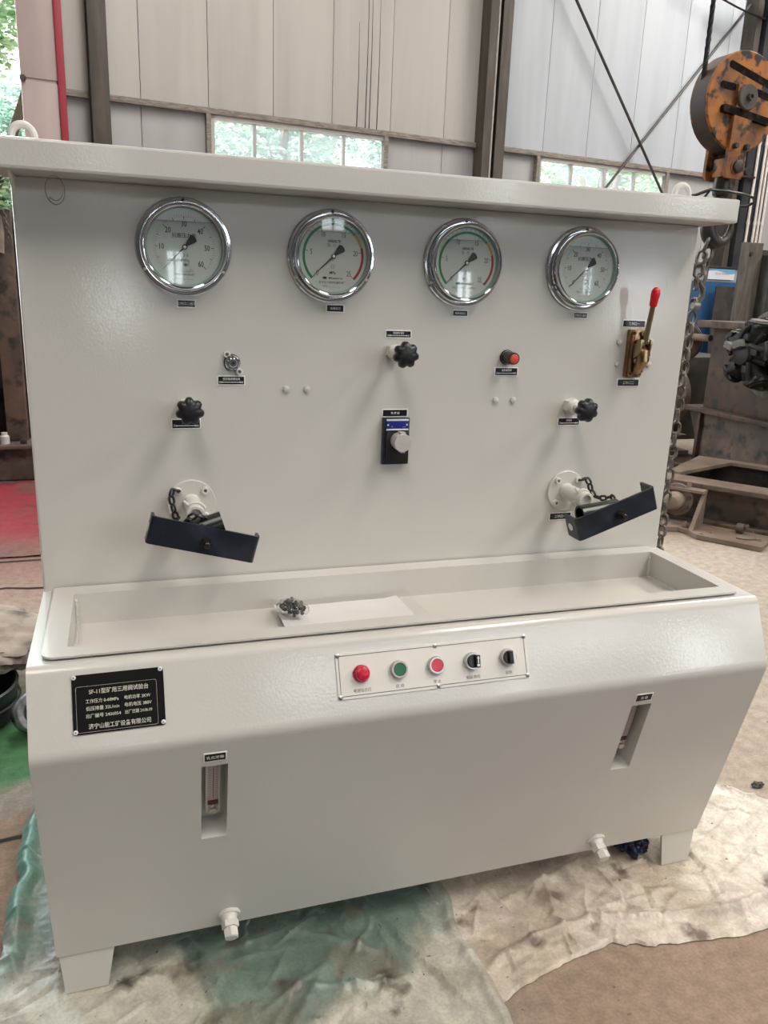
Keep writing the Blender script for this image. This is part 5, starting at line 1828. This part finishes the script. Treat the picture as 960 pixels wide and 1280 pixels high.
b = MB()
b.lathe([(0.145, 0.0), (0.165, 0.01), (0.175, 0.10), (0.178, 0.115), (0.170, 0.118), (0.160, 0.10), (0.145, 0.02)], 40, T(-0.36, 0.87, 0))
b.lathe([(0.176, 0.055), (0.181, 0.058), (0.181, 0.066), (0.176, 0.069)], 40, T(-0.36, 0.87, 0), cap0=False, cap1=False)
obj('rubber_tub', b, M_rubber, label='low black rubber tub under the grey rag, left of the bench', cat='tub')
obj('dirty_rag', lump((-0.36, 1.08, 0.165), (0.30, 0.20, 0.060), 0.35, 1.6, 3.0), M_rag, smooth=80, label='dirty grey crumpled rag lying over the black tub', cat='rag')
b = MB()
b.lathe([(0.060, -0.035), (0.064, -0.030), (0.064, 0.030), (0.060, 0.035), (0.044, 0.035), (0.044, -0.035)], 36, T(-0.125, 0.74, 0.066) @ RZ(25) @ RX(62))
obj('tape_roll', b, M_film, smooth=40, label='crumpled silvery film roll beside the black tub', cat='film roll')
obj('film_wad', lump((1.316, -0.215, 0.042), (0.034, 0.04, 0.042), 0.5, 2.2, 8.0, 4), M_bluefilm, smooth=0, label='shiny dark blue film wad behind the right foot of the bench', cat='plastic film')
b = MB()
b.lathe([(0.008, 0), (0.009, 0.004), (0.004, 0.006)], 7, T(1.86, -0.20, 0) @ RZ(20))
obj('pebble', lump((1.845, -0.075, 0.008), (0.016, 0.010, 0.009), 0.5, 1.5, 2.0, 3), M_dark, smooth=0, label='small dark crumb on the concrete right of the white sheet', cat='debris')

# ------------------------------------------------------------------ dark press frame, far left
t = thing('press_frame', 'dark brown steel press frame standing at the far left edge', 'machine', (-0.6, 4.3, 0))
b = MB()
b.box((-0.9, 4.40, 0.125), (1.4, 0.55, 0.235), 0.01)
b.box((-0.9, 4.36, 0.248), (1.5, 0.66, 0.022), 0.004)
obj('base', b, M_rust, t)
b = MB()
b.box((-0.515, 4.36, 1.0), (0.13, 0.30, 1.48), 0.008)
obj('upright', b, M_rust, t)
b = MB()
b.box((-0.42, 4.42, 0.98), (0.05, 0.22, 1.46), 0.006)
b.box((-0.445, 4.30, 1.62), (0.09, 0.03, 0.035), 0.004)
obj('rail', b, M_rustred, t)
b = MB()
b.box((-1.0, 4.42, 1.0), (0.14, 0.30, 1.5), 0.008)
b.box((-0.75, 4.45, 1.05), (0.40, 0.20, 0.9), 0.01)
obj('rear_upright', b, M_dark, t)
b = MB()
b.box((-1.0, 4.58, 1.0), (1.15, 0.03, 1.5), 0.003)
obj('dark_backing', b, M_dark, t)  # dark backing added to close the bright gap behind the press
b = MB()
b.box((-0.72, 4.20, 0.40), (0.18, 0.12, 0.28), 0.01)
obj('side_block', b, M_dark, t)
b = MB()
b.lathe([(0.03, 0), (0.03, 0.05), (0.02, 0.06), (0.02, 0.075)], 14, T(-0.585, 4.12, 0.259))
obj('grease_cup', b, M_conduit, t)
b = MB()
b.box((-0.47, 4.12, 0.272), (0.04, 0.05, 0.025), 0.004)
obj('stop_block', b, M_dark, t)
b = MB()
b.add([(-0.62, 4.17, 1.50), (-0.50, 4.17, 1.47), (-0.49, 4.17, 1.60), (-0.50, 4.16, 1.70), (-0.56, 4.16, 1.73), (-0.63, 4.17, 1.72),
       (-0.62, 4.20, 1.50), (-0.50, 4.20, 1.47), (-0.49, 4.20, 1.60), (-0.50, 4.19, 1.70), (-0.56, 4.19, 1.73), (-0.63, 4.20, 1.72)],
      [[0, 1, 2, 3, 4, 5], [11, 10, 9, 8, 7, 6], [0, 6, 7, 1], [1, 7, 8, 2], [2, 8, 9, 3], [3, 9, 10, 4], [4, 10, 11, 5], [5, 11, 6, 0]])
obj('hanging_cloth', b, M_rag, smooth=0, label='pale cloth hung over the top of the dark press frame, far left', cat='cloth')
t = thing('hanging_chain', 'thin grey chain hanging from the top of the dark press frame, far left', 'chain', (-0.47, 4.16, 1.7))
lay_chain(t, [(-0.485, 4.165, 1.74), (-0.475, 4.165, 1.68), (-0.455, 4.165, 1.56)], 0.030, chain_link_mesh(0.030, 0.004, 0.009, M_chain))

# ------------------------------------------------------------------ scrap machinery, right
A = Vector((0.58208936, -0.81312482, 0)); Bv = Vector((0.81312482, 0.58208936, 0))
SF = frame((3.524, 1.742, 0), A, Bv, (0, 0, 1))      # scrap frame: x along the front edge, y away, z up
t = thing('machine_base', 'rusty welded machine base frame lying on the floor, right', 'machine base', (3.4, 2.1, 0))
b = MB()
b.prism([(0.0, 0.0), (0.0, 0.42), (-1.1, 0.42), (-1.1, 0.03), (-0.56, 0.03), (-0.49, 0.085), (-0.42, 0.06), (-0.36, 0.0)], 0.004, 0.030, SF)
obj('base_plate', b, M_rustlight, t, smooth=0)
b = MB()
for (z0_, z1_, y0_, y1_) in ((0.030, 0.050, 0.27, 0.46), (0.245, 0.270, 0.27, 0.46), (0.05, 0.245, 0.355, 0.375)):
    b.box((-0.275, (y0_ + y1_) / 2, (z0_ + z1_) / 2), (1.05, y1_ - y0_, z1_ - z0_), 0.003, SF)
obj('front_beam', b, M_rust, t)
b = MB()
b.box((-0.275, 0.365, 0.2715), (1.05, 0.19, 0.004), 0, SF)
obj('beam_top', b, M_rustlight, t, smooth=0)
b = MB()
b.prism([(-0.70, 0.462), (-0.63, 0.462), (-0.46, 1.06), (-0.15, 1.06), (-0.15, 1.15), (-0.70, 1.15)], 0.265, 0.287, SF)
obj('top_plate', b, M_rustlight, t, smooth=0)
b = MB()
b.box((-0.62, 0.80, 0.15), (0.03, 0.70, 0.23), 0.003, SF)
b.box((-0.40, 1.12, 0.15), (0.50, 0.03, 0.23), 0.003, SF)
b.box((-0.17, 1.03, 0.16), (0.02, 0.20, 0.2), 0.003, SF)
obj('inner_wall', b, M_dark, t)
b = MB()
b.prism([(0.055, 0.030), (0.27, 0.030), (0.27, 0.245)], -0.012, 0.012, SF @ frame((-0.41, 0, 0), (0, 1, 0), (0, 0, 1), (1, 0, 0)))
obj('gusset', b, M_rustlight, t, smooth=0)
b = MB()
b.box((-0.66, 0.25, 0.235), (0.52, 0.10, 0.02), 0.003, SF)
obj('shelf_plate', b, M_rustlight, t, smooth=0)
G = SF @ T(-0.56, 0.24, 0.165) @ RX(90)
b = MB()
b.lathe([(0.040, 0.0), (0.098, 0.0), (0.100, 0.004), (0.100, 0.024), (0.040, 0.024)], 36, G)
obj('flange', b, M_rustlight, t)
b = MB()
b.lathe([(0.055, 0.02), (0.055, 0.085), (0.052, 0.11), (0.038, 0.13), (0.010, 0.138)], 32, G)
obj('pipe_cap', b, M_rustlight, t)
for k in range(8):
    a = 2 * PI * k / 8 + 0.3
    b = MB()
    b.prism(hexpoly(0.013), 0.024, 0.036, G @ T(0.080 * math.cos(a), 0.080 * math.sin(a), 0))
    obj('flange_bolt', b, M_rust, t)
b = MB()
for x_, y_, z_, r_ in ((-0.46, 0.115, 0.035, 0.02), (-0.50, 0.235, 0.255, 0.014)):
    b.prism(hexpoly(r_), 0, 0.018, SF @ T(x_, y_, z_))
    b.lathe([(r_ * 0.6, 0.018), (r_ * 0.5, 0.03)], 10, SF @ T(x_, y_, z_))
obj('loose_nut', b, M_rustlight, t)
b = MB()
b.lathe([(0.028, -0.02), (0.030, -0.016), (0.030, 0.016), (0.028, 0.02)], 14, SF @ T(-0.17, 0.21, 0.062) @ RY(90))
b.cyl((-0.19, 0.21, 0.062), (-0.13, 0.235, 0.075), 0.014, n=10, M=SF)
b.tube([(-0.15, 0.21, 0.065), (-0.14, 0.20, 0.075), (-0.09, 0.16, 0.07), (-0.06, 0.12, 0.036), (-0.10, 0.09, 0.034), (-0.16, 0.08, 0.034)], 0.003, 5, M=SF)
b.tube([(-0.06, 0.12, 0.036), (-0.04, 0.14, 0.036)], 0.003, 5, M=SF)
obj('clamp_fitting', b, M_rust, label='small rusty fitting with wire ends on the base plate', cat='fitting')
for k, (x_, y_) in enumerate(((-0.04, 0.11), (-0.34, 0.03), (-0.30, 0.10))):
    obj('rust_flake', lump(tuple(SF @ Vector((x_, y_, 0.034))), (0.012, 0.008, 0.004), 0.4, 1.5, k + 4.0, 2), M_rustlight, smooth=0,
        label=('pale flake near the right corner of the base plate', 'pale flake on the front edge of the base plate', 'pale flake behind the front edge of the base plate')[k], cat='debris')

# gearbox machine with radial hydraulic motor (front face looks left)
t = thing('gearbox_machine', 'big brown gearbox machine with a black radial hydraulic motor, right edge', 'machine', (4.8, 2.8, 0))
FX = 4.385
b = MB()
b.box((FX + 0.45, 2.35, 0.30), (0.88, 2.18, 0.50), 0.01)
obj('tank_box', b, M_rust, t)
b = MB()
b.box((FX + 0.43, 2.38, 0.552), (1.0, 2.36, 0.036), 0.005)
obj('top_flange', b, M_rustred, t)
b = MB()
b.prism([(3.565, 0.535), (3.44, 0.535), (3.44, 0.30), (3.50, 0.42)], 0, 0.03, frame((FX, 0, 0), (0, 1, 0), (0, 0, 1), (1, 0, 0)))
b.box((FX - 0.005, 3.42, 0.30), (0.03, 0.03, 0.48), 0.003)
obj('corner_rib', b, M_rustred, t)
b = MB()
b.box((FX + 0.40, 2.42, 0.87), (0.78, 2.02, 0.60), 0.012)
obj('gear_housing', b, M_rustred, t)
b = MB()
b.box((FX + 0.36, 2.50, 1.185), (0.90, 2.0, 0.05), 0.006)
obj('cover_rail', b, M_rust, t)
MC = (4.10, 2.80, 1.03)
GM = frame((FX, 2.78, 1.015), (0, -1, 0), (0, 0, 1), (-1, 0, 0))       # z out of the face, to the left
b = MB()
b.lathe([(0.30, 0.0), (0.30, 0.02), (0.285, 0.028), (0.12, 0.028)], 40, GM)
obj('motor_ring', b, M_greysteel, t)
b = MB()
b.lathe([(0.245, 0.028), (0.245, 0.10), (0.22, 0.115), (0.10, 0.115)], 36, GM)
for k in range(20):
    a = 2 * PI * k / 20
    b.lathe([(0.012, 0.10), (0.012, 0.128)], 8, GM @ T(0.226 * math.cos(a), 0.226 * math.sin(a), 0))
obj('motor_case', b, M_motor, t)
for k in range(5):
    a = 90 + 72 * k - 8
    Gc = GM @ RZ(a) @ T(0.0, 0, 0.20) @ RY(90)
    b = MB()
    b.lathe([(0.062, 0.06), (0.066, 0.07), (0.066, 0.19), (0.072, 0.192), (0.072, 0.212), (0.066, 0.214)], 18, Gc)
    b.box((0, 0, 0.19), (0.13, 0.13, 0.03), 0.012, Gc)
    b.tube([(-0.05, 0.0, 0.20), (-0.085, 0.02, 0.15), (-0.085, 0.05, 0.08)], 0.016, 8, M=Gc)
    o = obj('motor_cylinder', b, M_motor, t)
    b = MB()
    b.lathe([(0.058, 0.214), (0.055, 0.226), (0.02, 0.230)], 18, Gc)
    obj('cylinder_cap', b, M_motortop if k in (0, 1) else M_motor, o)
b = MB()
b.lathe([(0.085, 0.10), (0.085, 0.27), (0.070, 0.29), (0.030, 0.30)], 24, GM)
for k in range(5):
    a = 2 * PI * k / 5 + 0.7
    b.cyl((0.05 * math.cos(a), 0.05 * math.sin(a), 0.255), (0.17 * math.cos(a + 0.25), 0.17 * math.sin(a + 0.25), 0.215), 0.019, n=8, M=GM)
    b.box((0.11 * math.cos(a - 0.5), 0.11 * math.sin(a - 0.5), 0.262), (0.06, 0.05, 0.05), 0.006, GM)
obj('motor_distributor', b, M_motor, t)
b = MB()
b.box((0.02, 0.06, 0.315), (0.07, 0.05, 0.05), 0.006, GM @ RZ(20))
b.box((-0.10, 0.02, 0.30), (0.08, 0.045, 0.05), 0.006, GM @ RZ(-15))
obj('port_block', b, M_motortop, t)

t = thing('rusty_pulley', 'rusty brown belt wheel on a shaft beside the black hydraulic motor', 'pulley', (4.42, 3.66, 1.03))
GP = frame((4.34, 3.72, 1.035), (0, -1, 0), (0, 0, 1), (-1, 0, 0)) @ RY(38)
b = MB()
b.lathe([(0.03, -0.045), (0.15, -0.045), (0.160, -0.040), (0.160, -0.018), (0.142, -0.008), (0.142, 0.008), (0.160, 0.018), (0.160, 0.040), (0.15, 0.045), (0.03, 0.045)], 36, GP)
obj('wheel', b, M_rustred, t)
b = MB()
b.cyl((0.0, 0.02, 0), (0.255, 0.02, -0.05), 0.026, n=14, M=frame((4.34, 3.70, 1.06), (0, -1, 0), (0, 0, 1), (-1, 0, 0)))
obj('shaft', b, M_rustlight, t)
t = thing('scrap_drive', 'dark oily drive unit with rusty cover behind the bench edge and chain', 'machine', (4.6, 4.4, 0))
b = MB()
b.box((4.75, 4.65, 0.55), (0.9, 1.3, 0.7), 0.02)
obj('drive_body', b, M_dark, t)
b = MB()
b.lathe([(0.20, -0.12), (0.23, -0.10), (0.23, 0.10), (0.20, 0.12)], 28, frame((4.34, 3.86, 0.60), (0, -1, 0), (0, 0, 1), (-1, 0, 0)))
obj('curved_cover', b, M_rustlight, t)
b = MB()
b.box((4.20, 3.95, 0.57), (0.20, 0.35, 0.03), 0.004)
b.cyl((4.12, 3.70, 0.68), (4.12, 4.10, 0.68), 0.02, n=10)
b.box((4.16, 3.80, 0.62), (0.10, 0.12, 0.10), 0.008)
b.box((4.20, 3.85, 0.33), (0.30, 0.7, 0.02), 0.004)
b.box((4.16, 3.85, 0.21), (0.36, 0.8, 0.03), 0.004)
obj('step_rail', b, M_rust, t)
b = MB()
b.box((4.06, 3.70, 0.06), (0.50, 0.40, 0.10), 0.006)
obj('scrap_plate', b, M_rustlight, label='dusty flat steel slab on the floor between the chain and gearbox tank', cat='plate')

# grey steel post behind the gearbox
t = thing('steel_post', 'weathered grey-brown steel post standing behind the gearbox, right', 'post', (5.71, 4.65, 0))
b = MB()
b.box((5.71, 4.65, 0.94), (0.20, 0.06, 1.88), 0.004)
obj('post_web', b, M_greysteel, t)
b = MB()
b.box((5.83, 4.60, 0.90), (0.03, 0.20, 1.75), 0.004)
b.box((6.0, 4.75, 0.9), (0.30, 0.05, 1.86), 0.004)
obj('post_flange', b, M_dark, t)
b = MB()
b.lathe([(0.020, 0), (0.018, 0.012)], 12, frame((5.68, 4.62, 1.78), (1, 0, 0), (0, 0, 1), (0, -1, 0)))
obj('post_bolt', b, M_dark, t)

# blue cabinet with poster
t = thing('blue_cabinet', 'blue steel cabinet with a pale upper section behind the chain', 'cabinet', (6.75, 6.4, 0))
b = MB()
b.box((6.70, 6.45, 0.785), (0.92, 0.5, 1.57), 0.006)
obj('cabinet_body', b, M_cabblue, t)
b = MB()
b.box((6.68, 6.45, 1.645), (0.86, 0.46, 0.145), 0.004)
obj('upper_section', b, M_cabgrey, t)
b = MB()
b.box((6.68, 6.45, 1.730), (0.92, 0.52, 0.022), 0.004)
obj('top_rail', b, M_dark, t)
t2 = thing('poster', 'small white and blue poster with reddish letters on the blue cabinet', 'poster', (6.706, 6.19, 1.66))
b = MB()
b.box((6.706, 6.20, 1.657), (0.36, 0.006, 0.115), 0)
obj('poster_sheet', b, M_poster, t2, smooth=0)
b = MB()
FPp = frame((6.706, 6.1965, 1.657), (1, 0, 0), (0, 0, 1), (0, -1, 0))
top = [(-0.18 + 0.36 * i / 16, 0.025 + 0.022 * math.sin(i / 16 * 5.2 + 0.4) * (0.5 + i / 32)) for i in range(17)]
vs = [(x_, y_, 0.0005) for x_, y_ in top] + [(x_, 0.0575, 0.0005) for x_, y_ in top]
b.add(vs, [[i, i + 1, 18 + i, 17 + i] for i in range(16)], FPp)
obj('blue_band', b, M_posterblue, t2, smooth=0)
pr = MB()
text_mb(pr, '安全生产管理制度', 0.01, 0.006, 0.001, height=0.026, width=0.19)
obj('lettering', pr.mesh('lettering', M_posterred, 0, False), None, t2, FPp)
t = thing('dark_panel', 'dark flat steel plate leaning on the blue cabinet', 'plate', (6.7, 6.1, 0))
b = MB()
b.box((6.71, 6.08, 0.76), (0.30, 0.02, 1.53), 0.003)
obj('plate', b, M_dark, t)
b = MB()
for x_ in (6.90, 7.10):
    b.box((x_, 6.05, 0.8), (0.03, 0.03, 1.45), 0.003)
for z_ in (1.50, 1.20):
    b.box((7.0, 6.05, z_), (0.22, 0.025, 0.025), 0.003)
obj('plate_stand', b, M_greysteel, t)
